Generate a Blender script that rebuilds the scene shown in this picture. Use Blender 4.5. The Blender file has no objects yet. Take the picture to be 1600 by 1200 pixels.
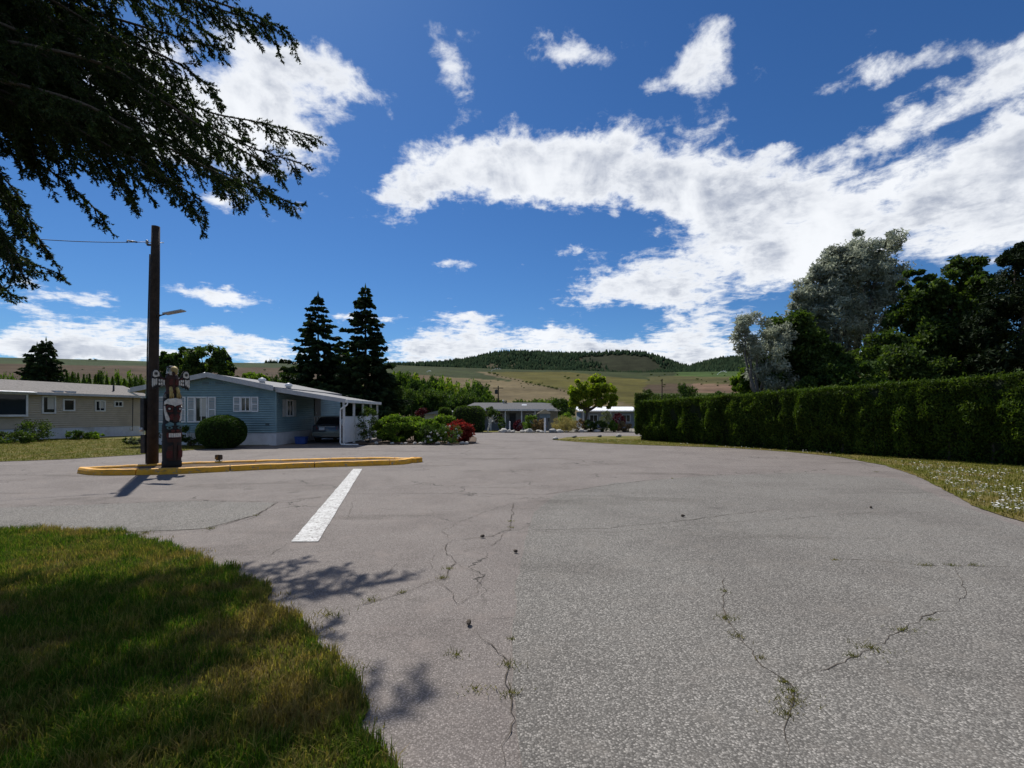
import bpy, bmesh, math, random
import numpy as np
from mathutils import Vector, Matrix, noise as mnoise
from mathutils.geometry import delaunay_2d_cdt

S = bpy.context.scene
C = S.collection
R = math.radians
# ------------------------------------------------------------------ camera
EYE, F, HOR = 1.65, 750.0, 645.0          # eye height, focal length and horizon in photo pixels
cam = bpy.data.cameras.new('camera')
cam.sensor_width = 36.0
cam.lens = 36.0 * F / 1600.0
cam.shift_y = (HOR - 600.0) / 1600.0
cam.clip_start = 0.05
cam.clip_end = 9000
camo = bpy.data.objects.new('camera', cam)
camo.location = (0, 0, EYE)
camo.rotation_euler = (R(90), 0, 0)
C.objects.link(camo)
S.camera = camo
S.render.resolution_x, S.render.resolution_y = 1024, 768
S.view_settings.view_transform = 'Standard'
S.view_settings.look = 'None'
S.view_settings.gamma = 1
S.view_settings.use_curve_mapping = False
S.view_settings.exposure = 0.2
# ------------------------------------------------------------------ sun
SUN_AZ, SUN_EL = -31.0, 52.0
sd = Vector((math.sin(R(SUN_AZ)) * math.cos(R(SUN_EL)), math.cos(R(SUN_AZ)) * math.cos(R(SUN_EL)), math.sin(R(SUN_EL))))
sl = bpy.data.lights.new('sun', 'SUN')
sl.energy = 4.8
sl.angle = R(0.53)
sl.color = (1.0, 0.955, 0.88)
so = bpy.data.objects.new('sun', sl)
so.rotation_euler = sd.to_track_quat('Z', 'Y').to_euler()
so.location = (0, 0, 60)
C.objects.link(so)

# ------------------------------------------------------------------ node helpers
class NT:
    def __init__(s, tree):
        s.t = tree; s.n = tree.nodes; s.l = tree.links
    def new(s, typ, **kw):
        n = s.n.new(typ)
        for k, v in kw.items():
            setattr(n, k, v)
        return n
    def put(s, sock, v):
        if isinstance(v, bpy.types.NodeSocket):
            s.l.new(v, sock)
        elif v is not None:
            if sock.type == 'RGBA' and len(v) == 3:
                v = (*v, 1)
            sock.default_value = v
    def math(s, op, a, b=None, c=None, clamp=False):
        n = s.new('ShaderNodeMath', operation=op, use_clamp=clamp)
        for i, v in enumerate((a, b, c)):
            if v is not None: s.put(n.inputs[i], v)
        return n.outputs[0]
    def vec(s, op, a, b=None, scale=None):
        n = s.new('ShaderNodeVectorMath', operation=op)
        s.put(n.inputs[0], a)
        if b is not None: s.put(n.inputs[1], b)
        if scale is not None: s.put(n.inputs[3], scale)
        return n.outputs['Value'] if op in ('DOT_PRODUCT', 'LENGTH') else n.outputs[0]
    def noise(s, vec, scale, detail=4, rough=0.55, dist=0.0, col=False):
        n = s.new('ShaderNodeTexNoise')
        if vec is not None: s.put(n.inputs['Vector'], vec)
        n.inputs['Scale'].default_value = scale; n.inputs['Detail'].default_value = detail
        n.inputs['Roughness'].default_value = rough; n.inputs['Distortion'].default_value = dist
        return n.outputs['Color' if col else 'Fac']
    def voro(s, vec, scale, feature='F1', out='Distance', rnd=1.0):
        n = s.new('ShaderNodeTexVoronoi', feature=feature)
        if vec is not None: s.put(n.inputs['Vector'], vec)
        n.inputs['Scale'].default_value = scale; n.inputs['Randomness'].default_value = rnd
        return n.outputs[out]
    def ramp(s, fac, stops, interp='LINEAR'):
        n = s.new('ShaderNodeValToRGB'); r = n.color_ramp; r.interpolation = interp
        while len(r.elements) < len(stops): r.elements.new(0.5)
        for e, (p, c) in zip(r.elements, stops):
            e.position = p
            e.color = (c, c, c, 1) if not hasattr(c, '__len__') else (*c[:3], 1)
        s.put(n.inputs[0], fac)
        return n.outputs[0]
    def mix(s, fac, a, b, mode='MIX'):
        n = s.new('ShaderNodeMix', data_type='RGBA', blend_type=mode)
        s.put(n.inputs[0], fac); s.put(n.inputs[6], a); s.put(n.inputs[7], b)
        return n.outputs[2]
    def smooth(s, v, lo, hi):
        n = s.new('ShaderNodeMapRange', interpolation_type='SMOOTHSTEP')
        s.put(n.inputs[0], v); n.inputs[1].default_value = lo; n.inputs[2].default_value = hi
        return n.outputs[0]
    def bump(s, h, strength, dist=0.01):
        n = s.new('ShaderNodeBump'); n.inputs['Strength'].default_value = strength
        n.inputs['Distance'].default_value = dist; s.put(n.inputs['Height'], h)
        return n.outputs[0]

MATS = {}
def new_mat(name):
    m = bpy.data.materials.new(name); m.use_nodes = True
    t = NT(m.node_tree)
    p = m.node_tree.nodes['Principled BSDF']
    MATS[name] = m
    return m, t, p

def PX(px, py, depth):                    # photo pixel at a known depth -> world point
    return Vector(((px - 800) / F * depth, depth, EYE + (HOR - py) / F * depth))

# ------------------------------------------------------------------ world: Nishita sky with a cloud layer
w = bpy.data.worlds.new('World'); S.world = w; w.use_nodes = True
t = NT(w.node_tree); t.n.clear()
wout = t.new('ShaderNodeOutputWorld'); wbg = t.new('ShaderNodeBackground')
sky = t.new('ShaderNodeTexSky', sky_type='NISHITA', sun_disc=False)
sky.sun_elevation = R(SUN_EL); sky.sun_rotation = R(SUN_AZ); sky.altitude = 400
sky.air_density = 1.0; sky.dust_density = 0.25; sky.ozone_density = 2.2
tc = t.new('ShaderNodeTexCoord'); D = tc.outputs['Generated']
sx = t.new('ShaderNodeSeparateXYZ'); t.put(sx.inputs[0], D)
# photo-derived cloud banks: centre px, py, half sizes, tilt (deg, clockwise on screen), weight
BANKS = [(480, 105, 130, 40, 8, 1.1), (400, 165, 115, 50, 10, 1.0), (300, 220, 150, 55, 8, .9), (180, 120, 160, 90, 0, .8), (705, 112, 62, 30, 50, .85),
         (880, 85, 110, 34, 5, .85), (1092, 108, 66, 50, 60, .85), (1010, 140, 34, 16, 0, .65), (1440, 88, 140, 34, 5, .85), (1580, 100, 80, 40, 0, .75),
         (640, 300, 75, 36, -28, 1.0), (800, 265, 140, 50, 0, 1.2), (960, 262, 120, 52, 8, 1.1), (1120, 318, 150, 58, 14, 1.0),
         (1290, 345, 150, 62, 10, .88), (1450, 300, 160, 66, -10, .82), (1580, 270, 120, 74, -20, .8), (1400, 200, 130, 36, -14, .8),
         (1215, 235, 34, 12, 0, .6), (1010, 440, 105, 34, 6, .95), (940, 452, 60, 26, 0, .5), (1180, 405, 120, 40, 15, .75), (1130, 500, 110, 50, 20, .7),
         (705, 413, 52, 11, -4, .95), (890, 392, 34, 8, 0, .6), (335, 463, 78, 15, 0, 1.0), (300, 518, 130, 13, 2, .95),
         (110, 460, 110, 15, 6, .9), (60, 530, 130, 22, 3, 1.0), (20, 480, 60, 14, 0, .8), (740, 494, 45, 10, 0, .7),
         (660, 548, 70, 30, 0, .95), (745, 540, 50, 28, 0, .95), (850, 522, 55, 12, 0, .85), (1000, 535, 120, 20, 0, .7), (590, 497, 60, 7, 0, .75),
         (210, 552, 160, 14, 0, .8), (420, 545, 120, 12, 0, .8), (900, 545, 100, 12, 0, .8), (350, 318, 48, 22, 10, .75), (1060, 560, 130, 14, 0, .8), (620, 580, 300, 12, 0, .7), (1150, 575, 250, 16, 0, .7), (60, 555, 250, 12, 0, .6),
         (1550, 380, 100, 50, 0, .7)]
def dirv(px, py):
    return Vector(((px - 800) / F, 1, (HOR - py) / F)).normalized()
wn = t.noise(D, 4.5, 3, 0.55, col=True); wn2 = t.noise(D, 17.0, 5, 0.62, col=True)
DW = t.vec('ADD', D, t.vec('SCALE', t.vec('SUBTRACT', wn, (.5, .5, .5)), scale=0.10))
DW = t.vec('ADD', DW, t.vec('SCALE', t.vec('SUBTRACT', wn2, (.5, .5, .5)), scale=0.07))
DS = t.vec('ADD', D, t.vec('SCALE', t.vec('SUBTRACT', wn2, (.5, .5, .5)), scale=0.045))
acc = None
for (bx_, by_, rx, ry, tilt, wt) in BANKS:
    c0 = dirv(bx_, by_)
    ca, sa = math.cos(R(tilt)), math.sin(R(tilt))
    a = dirv(bx_ + 4 * ca, by_ + 4 * sa) - c0
    b = dirv(bx_ - 4 * sa, by_ + 4 * ca) - c0
    a = a / (a.length_squared) * 4.0 / rx; b = b / (b.length_squared) * 4.0 / ry
    dd = t.vec('SUBTRACT', DW if rx * ry > 2600 else DS, tuple(c0))
    qa = t.vec('DOT_PRODUCT', dd, tuple(a)); qb = t.vec('DOT_PRODUCT', dd, tuple(b))
    s2 = t.math('MULTIPLY_ADD', qb, qb, t.math('MULTIPLY', qa, qa))
    g = t.math('POWER', 0.42, s2)
    acc = t.math('MULTIPLY', g, wt) if acc is None else t.math('MULTIPLY_ADD', g, wt, acc)
front = t.smooth(sx.outputs[1], -0.02, 0.12)
zc = t.math('ADD', t.math('MAXIMUM', sx.outputs[2], 0.0), 0.10)
cp = t.new('ShaderNodeCombineXYZ')
t.put(cp.inputs[0], t.math('DIVIDE', sx.outputs[0], zc)); t.put(cp.inputs[1], t.math('DIVIDE', sx.outputs[1], zc))
P2 = cp.outputs[0]
n1 = t.noise(P2, 1.9, 6, 0.60, 0.2)
n2 = t.noise(P2, 0.75, 3, 0.5)
n4 = t.noise(D, 9.0, 8, 0.62, 0.25); n5 = t.noise(P2, 9.0, 6, 0.66, 0.3)
coverB = t.math('MULTIPLY', t.smooth(n2, 0.45, 0.62), 0.85)
cov = t.mix(front, coverB, t.math('MINIMUM', acc, 1.35))
nn = t.math('MULTIPLY_ADD', n4, 0.55, t.math('MULTIPLY_ADD', n1, 0.48, t.math('MULTIPLY', n5, 0.46)))
nn = t.math('MULTIPLY', t.math('SUBTRACT', nn, 0.755), 3.1)
dens = t.math('ADD', cov, nn)
alpha = t.math('MULTIPLY', t.smooth(dens, 0.38, 1.02), 0.96)
thick = t.smooth(dens, 0.70, 1.75)
n3 = t.noise(D, 8.0, 5, 0.6, 0.3)
shade = t.math('MULTIPLY', thick, t.smooth(n3, 0.33, 0.64))
ccol = t.mix(shade, (0.84, 0.86, 0.89), (0.33, 0.37, 0.46))
hz = t.smooth(sx.outputs[2], 0.16, 0.0)
skyc = t.new('ShaderNodeHueSaturation'); skyc.inputs['Saturation'].default_value = 1.14
t.put(skyc.inputs['Color'], sky.outputs[0])
skyb = t.vec('SCALE', t.vec('MULTIPLY', skyc.outputs[0], (.58, .90, 1.24)), scale=0.060)
mixd = t.mix(alpha, skyb, ccol)
t.put(wbg.inputs[0], mixd); wbg.inputs[1].default_value = 1.0
t.l.new(wbg.outputs[0], wout.inputs[0])
w.cycles.sampling_method = 'MANUAL'; w.cycles.sample_map_resolution = 512

# ------------------------------------------------------------------ materials
def noisy(name, c1, c2, scale=4, rough=0.7, bump=0.0, bscale=None, detail=5, spec=0.3, world=False, c3=None, metal=0.0, bdist=0.01, coat=0.0):
    m, t, p = new_mat(name)
    if world: v = t.new('ShaderNodeNewGeometry').outputs['Position']
    else: v = t.new('ShaderNodeTexCoord').outputs['Object']
    n = t.noise(v, scale, detail, 0.6)
    col = t.ramp(n, [(0.32, c1), (0.68, c2)])
    if c3 is not None:
        col = t.mix(t.smooth(t.noise(v, scale * 0.23, 4, 0.6), 0.52, 0.7), col, c3)
    t.put(p.inputs['Base Color'], col)
    t.put(p.inputs['Roughness'], t.math('MULTIPLY_ADD', n, 0.25, rough - 0.12))
    p.inputs['Specular IOR Level'].default_value = spec; p.inputs['Metallic'].default_value = metal
    p.inputs['Coat Weight'].default_value = coat
    if bump: t.put(p.inputs['Normal'], t.bump(t.noise(v, bscale or scale * 4, 5, 0.6), bump, bdist))
    return m

def leafmat(name, c1, c2, trans=0.35, c3=None, tcol=None, vs=0.35, spec=.10):
    m, t, p = new_mat(name)
    g = t.new('ShaderNodeNewGeometry')
    r = g.outputs['Random Per Island']
    col = t.ramp(r, [(0.0, c1), (0.75, c2), (1.0, c3 or c2)])
    n = t.noise(g.outputs['Position'], vs * 4, 3, 0.5)
    col = t.mix(1.0, col, t.ramp(n, [(0.3, 0.62), (0.7, 1.25)]), 'MULTIPLY')
    t.put(p.inputs['Base Color'], col)
    p.inputs['Roughness'].default_value = 0.65; p.inputs['Specular IOR Level'].default_value = spec
    tr = t.new('ShaderNodeBsdfTranslucent')
    tc_ = t.mix(1.0, col, tcol or (1.25, 1.35, 0.45), 'MULTIPLY')
    t.put(tr.inputs[0], tc_)
    ms = t.new('ShaderNodeMixShader'); ms.inputs[0].default_value = trans
    t.l.new(p.outputs[0], ms.inputs[1]); t.l.new(tr.outputs[0], ms.inputs[2])
    t.l.new(ms.outputs[0], t.n['Material Output'].inputs[0])
    return m

def asphalt(name, base, light, dark, sc, blot, tint, crack=0.0, fm=.45):
    m, t, p = new_mat(name)
    v = t.new('ShaderNodeNewGeometry').outputs['Position']
    vv = t.voro(v, sc, out='Color'); vd = t.voro(v, sc)
    sep = t.new('ShaderNodeSeparateColor'); t.put(sep.inputs[0], vv)
    agg = t.ramp(sep.outputs[0], [(0.0, dark), (0.3, base), (0.80, light), (0.97, tuple(min(.75, c * 1.55) for c in light))])
    agg = t.mix(t.smooth(vd, 0.35, 0.75), agg, dark)
    fine = t.noise(v, sc * 2.1, 4, 0.7)
    agg = t.mix(fm, agg, t.ramp(fine, [(0.3, tuple(c * 0.6 for c in base)), (0.7, light)]))
    big = t.noise(v, 0.55, 6, 0.62, 0.4)
    mid = t.noise(v, 2.4, 6, 0.65, 0.2)
    col = t.mix(t.smooth(big, 0.40, 0.66), agg, blot, 'MULTIPLY')
    st = t.smooth(t.noise(t.vec('MULTIPLY', v, (.22, .9, 1)), 1.0, 5, 0.6, 0.6), 0.53, 0.72)
    col = t.mix(st, col, (.70, .69, .68), 'MULTIPLY')
    col = t.mix(t.math('MULTIPLY', t.smooth(mid, 0.5, 0.72), 0.5), col, tint)
    sp = t.math('MULTIPLY', t.smooth(t.math('ADD', t.voro(v, 0.75), t.math('MULTIPLY', t.noise(v, 6, 4, .65), .16)), .22, .10), t.smooth(t.noise(v, .3, 2), .45, .55))
    col = t.mix(t.math('MULTIPLY', sp, .45), col, (.05, .045, .042))
    if crack:
        vw = t.vec('ADD', v, t.vec('SCALE', t.noise(v, 1.3, 4, 0.6, col=True), scale=0.9))
        e = t.voro(vw, 0.42, 'DISTANCE_TO_EDGE')
        e = t.smooth(e, 0.007, 0.0015)
        e = t.math('MULTIPLY', e, t.smooth(t.noise(v, 0.35, 3), 0.46, 0.58))
        col = t.mix(t.math('MULTIPLY', e, crack), col, (0.03, 0.027, 0.024))
    t.put(p.inputs['Base Color'], col)
    p.inputs['Roughness'].default_value = 0.88; p.inputs['Specular IOR Level'].default_value = 0.2
    h = t.math('ADD', t.math('MULTIPLY', vd, -0.7), t.math('MULTIPLY', fine, 0.6))
    t.put(p.inputs['Normal'], t.bump(h, 0.6, 0.006))
    return m
M_asph = asphalt('worn_asphalt', (.176, .156, .143), (.288, .258, .238), (.078, .067, .060), 105, (.84, .83, .83), (.212, .180, .162), 0.9)
M_chip = asphalt('chip_seal', (.136, .129, .118), (.305, .288, .262), (.040, .037, .033), 84, (.84, .83, .83), (.172, .156, .138), 0, .38)
M_crack = noisy('crack_fill', (.040, .034, .028), (.085, .068, .052), 30, 0.95, world=True)

def grassmat(name, g1, g2, dry, drybias, blade=False, fine=90, trans=0.35):
    m, t, p = new_mat(name)
    g = t.new('ShaderNodeNewGeometry'); v = g.outputs['Position']
    pa = t.noise(v, 0.9, 5, 0.6, 0.3); pb = t.noise(v, 3.3, 5, 0.65)
    col = t.mix(t.smooth(pb, 0.35, 0.7), g1, g2)
    f = t.smooth(t.math('ADD', pa, t.math('MULTIPLY', pb, 0.35)), drybias, drybias + 0.18)
    if blade:
        f = t.math('ADD', t.math('MULTIPLY', f, 0.75), t.math('MULTIPLY', t.smooth(g.outputs['Random Per Island'], .72, .8), .5), clamp=True)
    col = t.mix(f, col, dry)
    if blade: var = t.ramp(g.outputs['Random Per Island'], [(0, .65), (1, 1.25)])
    else: var = t.ramp(t.noise(v, fine, 5, 0.75), [(0.3, .45), (0.7, 1.35)])
    col = t.mix(1.0, col, var, 'MULTIPLY')
    t.put(p.inputs['Base Color'], col)
    p.inputs['Roughness'].default_value = 0.75; p.inputs['Specular IOR Level'].default_value = 0.04
    if blade:
        tr = t.new('ShaderNodeBsdfTranslucent'); t.put(tr.inputs[0], t.mix(1.0, col, (1.2, 1.3, .6), 'MULTIPLY'))
        ms = t.new('ShaderNodeMixShader'); ms.inputs[0].default_value = trans
        t.l.new(p.outputs[0], ms.inputs[1]); t.l.new(tr.outputs[0], ms.inputs[2])
        t.l.new(ms.outputs[0], t.n['Material Output'].inputs[0])
    else:
        t.put(p.inputs['Normal'], t.bump(t.noise(v, fine, 5, 0.7), 0.9, 0.03))
    return m
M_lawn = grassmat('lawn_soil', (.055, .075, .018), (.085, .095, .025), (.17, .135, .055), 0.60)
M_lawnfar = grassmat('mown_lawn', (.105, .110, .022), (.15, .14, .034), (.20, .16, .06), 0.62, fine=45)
M_blade = grassmat('grass_blade', (.050, .120, .010), (.105, .150, .020), (.26, .185, .070), 0.62, True, trans=.42)
M_blade2 = grassmat('verge_blade', (.095, .110, .018), (.135, .132, .026), (.19, .15, .055), 0.66, True)

M_dry = grassmat('dry_fringe', (.10, .12, .03), (.17, .14, .05), (.26, .19, .08), 0.50, True)
m, t, p = new_mat('terrain'); M_terrain = m
g = t.new('ShaderNodeNewGeometry'); att = t.new('ShaderNodeAttribute', attribute_name='field')
v = g.outputs['Position']
c = t.mix(1.0, att.outputs['Color'], t.ramp(t.noise(v, 0.03, 7, 0.65), [(0.3, .50), (0.7, 1.12)]), 'MULTIPLY')
c = t.mix(1.0, c, t.ramp(t.noise(v, 0.25, 6, 0.7), [(0.3, .75), (0.7, 1.2)]), 'MULTIPLY')
t.put(p.inputs['Base Color'], c); p.inputs['Roughness'].default_value = 0.95; p.inputs['Specular IOR Level'].default_value = 0.05

M_white = noisy('white_vinyl', (.66, .67, .68), (.78, .78, .79), 6, 0.5)
M_trim = noisy('white_trim', (.55, .55, .55), (.72, .72, .71), 5, 0.55, c3=(.5, .49, .47))
M_skirt = noisy('white_skirting', (.52, .53, .56), (.64, .65, .68), 3, 0.6, c3=(.42, .41, .39))
M_beige = noisy('beige_siding', (.45, .385, .29), (.53, .455, .345), 2.5, 0.6, c3=(.40, .34, .26))
M_blue = noisy('blue_siding', (.185, .285, .315), (.225, .335, .365), 2.5, 0.6, c3=(.16, .25, .275))
M_shing = noisy('grey_shingles', (.10, .092, .086), (.24, .22, .205), 14, 0.9, bump=.6, bscale=30, c3=(.13, .12, .11))
M_shingd = noisy('dark_shingles', (.055, .055, .060), (.12, .12, .125), 10, 0.9, bump=.5, bscale=20)
M_roofw = noisy('grey_roof', (.16, .16, .165), (.25, .25, .255), 6, 0.8, c3=(.19, .19, .185))
M_fascia = noisy('grey_fascia', (.36, .37, .39), (.46, .47, .49), 4, 0.5)
M_soffit = noisy('soffit', (.40, .40, .39), (.5, .5, .49), 4, 0.7)
M_dark = noisy('dark_metal', (.02, .02, .02), (.045, .045, .045), 8, 0.5)
M_yellow = noisy('yellow_kerb_paint', (.58, .27, .012), (.74, .37, .025), 7, 0.6, bump=.35, bscale=60, c3=(.50, .26, .04))
m, t, p = new_mat('worn_yellow_kerb'); M_yellow = m
v = t.new('ShaderNodeTexCoord').outputs['Object']
yc = t.ramp(t.noise(v, 5, 6, .65), [(.3, (.62, .285, .010)), (.7, (.82, .41, .020))])
yc = t.mix(t.smooth(t.noise(v, 9, 8, .75), .54, .64), yc, (.27, .23, .18))
yc = t.mix(t.smooth(t.noise(t.vec('MULTIPLY', v, (1.2, 1.2, 9)), 2.2, 6, .7), .52, .74), yc, (.16, .10, .04))
t.put(p.inputs['Base Color'], yc); p.inputs['Roughness'].default_value = .7
t.put(p.inputs['Normal'], t.bump(t.noise(v, 45, 5, .7), .5, .008))
M_conc = noisy('concrete', (.30, .28, .25), (.42, .40, .36), 9, 0.85, bump=.4)
M_soil = noisy('dark_soil', (.05, .034, .022), (.12, .078, .05), 12, 0.95, bump=.9, bscale=40, c3=(.14, .10, .06), bdist=.03)
M_bark = noisy('bark', (.05, .038, .028), (.12, .095, .07), 14, 0.9, bump=.9, bscale=30, bdist=.02)
M_barkg = noisy('grey_bark', (.10, .09, .08), (.2, .18, .16), 14, 0.9, bump=.8, bscale=30, bdist=.02)
M_rock = noisy('pale_rock', (.26, .25, .23), (.5, .48, .45), 6, 0.85, bump=.6, c3=(.18, .17, .16))
M_rockd = noisy('grey_rock', (.10, .095, .09), (.24, .23, .21), 6, 0.85, bump=.6)
M_binblue = noisy('blue_plastic', (.02, .05, .20), (.03, .07, .27), 5, 0.45)
M_carp = noisy('car_paint', (.050, .053, .058), (.062, .065, .072), 3, 0.3, spec=.6, coat=.8)
M_tyre = noisy('tyre_rubber', (.012, .012, .012), (.03, .03, .03), 20, 0.85)
M_alloy = noisy('alloy', (.35, .35, .36), (.5, .5, .51), 8, 0.35, metal=.8)
M_red = noisy('tail_lamp_red', (.30, .012, .012), (.42, .02, .018), 8, 0.25, spec=.6)
M_plate = noisy('number_plate', (.62, .64, .68), (.75, .77, .8), 20, 0.5)
M_alu = noisy('aluminium', (.36, .37, .38), (.5, .5, .5), 8, 0.4, metal=.6)
M_panel = noisy('solar_cells', (.012, .016, .04), (.03, .035, .07), 12, 0.2, spec=.6)
M_wood = noisy('creosote_wood', (.018, .013, .010), (.052, .038, .029), 5, 0.85, bump=.8, bscale=25, bdist=.01)
M_marking = None
m, t, p = new_mat('worn_white_paint'); M_marking = m
v = t.new('ShaderNodeNewGeometry').outputs['Position']
e = t.voro(t.vec('ADD', v, t.vec('SCALE', t.noise(v, 5, 3, col=True), scale=.25)), 3.2, 'DISTANCE_TO_EDGE')
wear = t.math('MAXIMUM', t.smooth(t.noise(v, 22, 7, .75), 0.515, 0.61), t.math('MULTIPLY', t.smooth(e, 0.022, 0.008), .75))
t.put(p.inputs['Base Color'], t.mix(wear, t.ramp(t.noise(v, 6, 5), [(.3, (.40, .40, .39)), (.7, (.56, .56, .55))]), (.17, .155, .145)))
p.inputs['Roughness'].default_value = 0.8
t.put(p.inputs['Normal'], t.bump(t.noise(v, 120, 4), .6, .004))

m, t, p = new_mat('window_glass'); M_glass = m
p.inputs['Base Color'].default_value = (.015, .018, .022, 1); p.inputs['Roughness'].default_value = 0.06
p.inputs['Specular IOR Level'].default_value = 0.6
v = t.new('ShaderNodeTexCoord').outputs['Object']
t.put(p.inputs['Normal'], t.bump(t.noise(v, 1.5, 2), .08, .02))
m, t, p = new_mat('curtain'); M_curtain = m
v = t.new('ShaderNodeTexCoord').outputs['Object']
wv = t.new('ShaderNodeTexWave'); wv.inputs['Scale'].default_value = 9; wv.inputs['Distortion'].default_value = 1.5; t.put(wv.inputs[0], v)
t.put(p.inputs['Base Color'], t.ramp(wv.outputs[1], [(0, (.34, .33, .30)), (1, (.62, .60, .56))])); p.inputs['Roughness'].default_value = .8

# totem paints
TP = {}
for k, c in dict(black=(.016, .015, .015), white=(.60, .58, .53), red=(.085, .018, .015), brown=(.050, .022, .016), yellow=(.38, .28, .10),
                 teal=(.10, .19, .20), green=(.03, .07, .055), wood=(.040, .024, .018), grey=(.16, .16, .15)).items():
    TP[k] = noisy('totem_' + k, tuple(x * .7 for x in c), tuple(x * 1.15 for x in c), 9, 0.65, bump=.3, bscale=40)

L_spruce = leafmat('spruce_needles', (.018, .034, .016), (.036, .060, .024), .18, (.065, .095, .035))
L_spruceN = leafmat('near_spruce_needles', (.018, .032, .013), (.036, .056, .02), .25, (.065, .09, .03), vs=.8)
L_hedge = leafmat('cedar_leaf', (.036, .066, .012), (.072, .116, .018), .34, (.13, .17, .03), vs=.35)
L_round = leafmat('clipped_shrub_leaf', (.022, .05, .012), (.045, .085, .018), .22, (.08, .12, .03), vs=.5)
L_dark = leafmat('dark_tree_leaf', (.032, .058, .016), (.062, .10, .026), .38, (.125, .17, .045), vs=.3)
L_mid = leafmat('mid_tree_leaf', (.030, .060, .016), (.060, .105, .024), .35, (.10, .15, .035), vs=.12)
L_lime = leafmat('lime_tree_leaf', (.12, .18, .018), (.21, .27, .028), .5, (.34, .35, .04), vs=.3)
L_silver = leafmat('silver_leaf', (.25, .28, .21), (.38, .41, .32), .42, (.52, .55, .45), (1.0, 1.0, .95), vs=.3)
L_shrub = leafmat('bright_shrub_leaf', (.060, .115, .018), (.12, .19, .028), .45, (.21, .28, .045), vs=.6)
L_red = leafmat('barberry_leaf', (.14, .022, .020), (.23, .035, .028), .4, (.32, .08, .05), (1.3, .6, .5), vs=.6)
L_purple = leafmat('purple_leaf', (.045, .010, .016), (.08, .016, .024), .3, (.12, .03, .04), (1.3, .5, .6), vs=.5)
L_greyg = leafmat('grey_green_leaf', (.09, .11, .075), (.17, .19, .14), .3, (.26, .28, .22), vs=.5)
L_straw = leafmat('ornamental_grass', (.22, .19, .07), (.36, .31, .12), .4, (.46, .40, .2), (1.1, 1.05, .7), vs=.8)
L_tan = leafmat('tan_shrub_leaf', (.14, .10, .05), (.22, .16, .08), .3, (.28, .22, .12), (1.1, 1, .7), vs=.8)
L_petal = leafmat('white_petal', (.62, .62, .60), (.75, .75, .73), .25, None, (1, 1, 1))
L_forest = leafmat('far_conifer', (.014, .026, .016), (.024, .040, .022), .1, (.035, .05, .025), vs=.01, spec=0)

# ------------------------------------------------------------------ mesh helpers
def link(o, parent=None):
    C.objects.link(o)
    if parent is not None: o.parent = parent
    return o
def tag(o, label=None, cat=None, group=None, kind=None):
    if label: o['label'] = label
    if cat: o['category'] = cat
    if group: o['group'] = group
    if kind: o['kind'] = kind
    return o
def empty(name, loc=(0, 0, 0), rz=0.0, label=None, cat=None, group=None):
    o = bpy.data.objects.new(name, None); o.empty_display_size = .3
    o.location = loc; o.rotation_euler = (0, 0, rz); C.objects.link(o)
    return tag(o, label, cat, group)
def np_mesh(name, V, Fa, mat, smooth=False):
    V = np.asarray(V, dtype=np.float32).reshape(-1, 3); Fa = np.asarray(Fa, dtype=np.int32)
    me = bpy.data.meshes.new(name)
    me.vertices.add(len(V)); me.vertices.foreach_set('co', V.ravel())
    k = Fa.shape[1]
    me.loops.add(Fa.size); me.loops.foreach_set('vertex_index', Fa.ravel())
    me.polygons.add(len(Fa)); me.polygons.foreach_set('loop_start', np.arange(0, Fa.size, k, dtype=np.int32))
    if smooth: me.polygons.foreach_set('use_smooth', np.ones(len(Fa), dtype=bool))
    me.update(calc_edges=True)
    if mat: me.materials.append(mat)
    return me
def obj(name, me, parent=None):
    return link(bpy.data.objects.new(name, me), parent)
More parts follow.
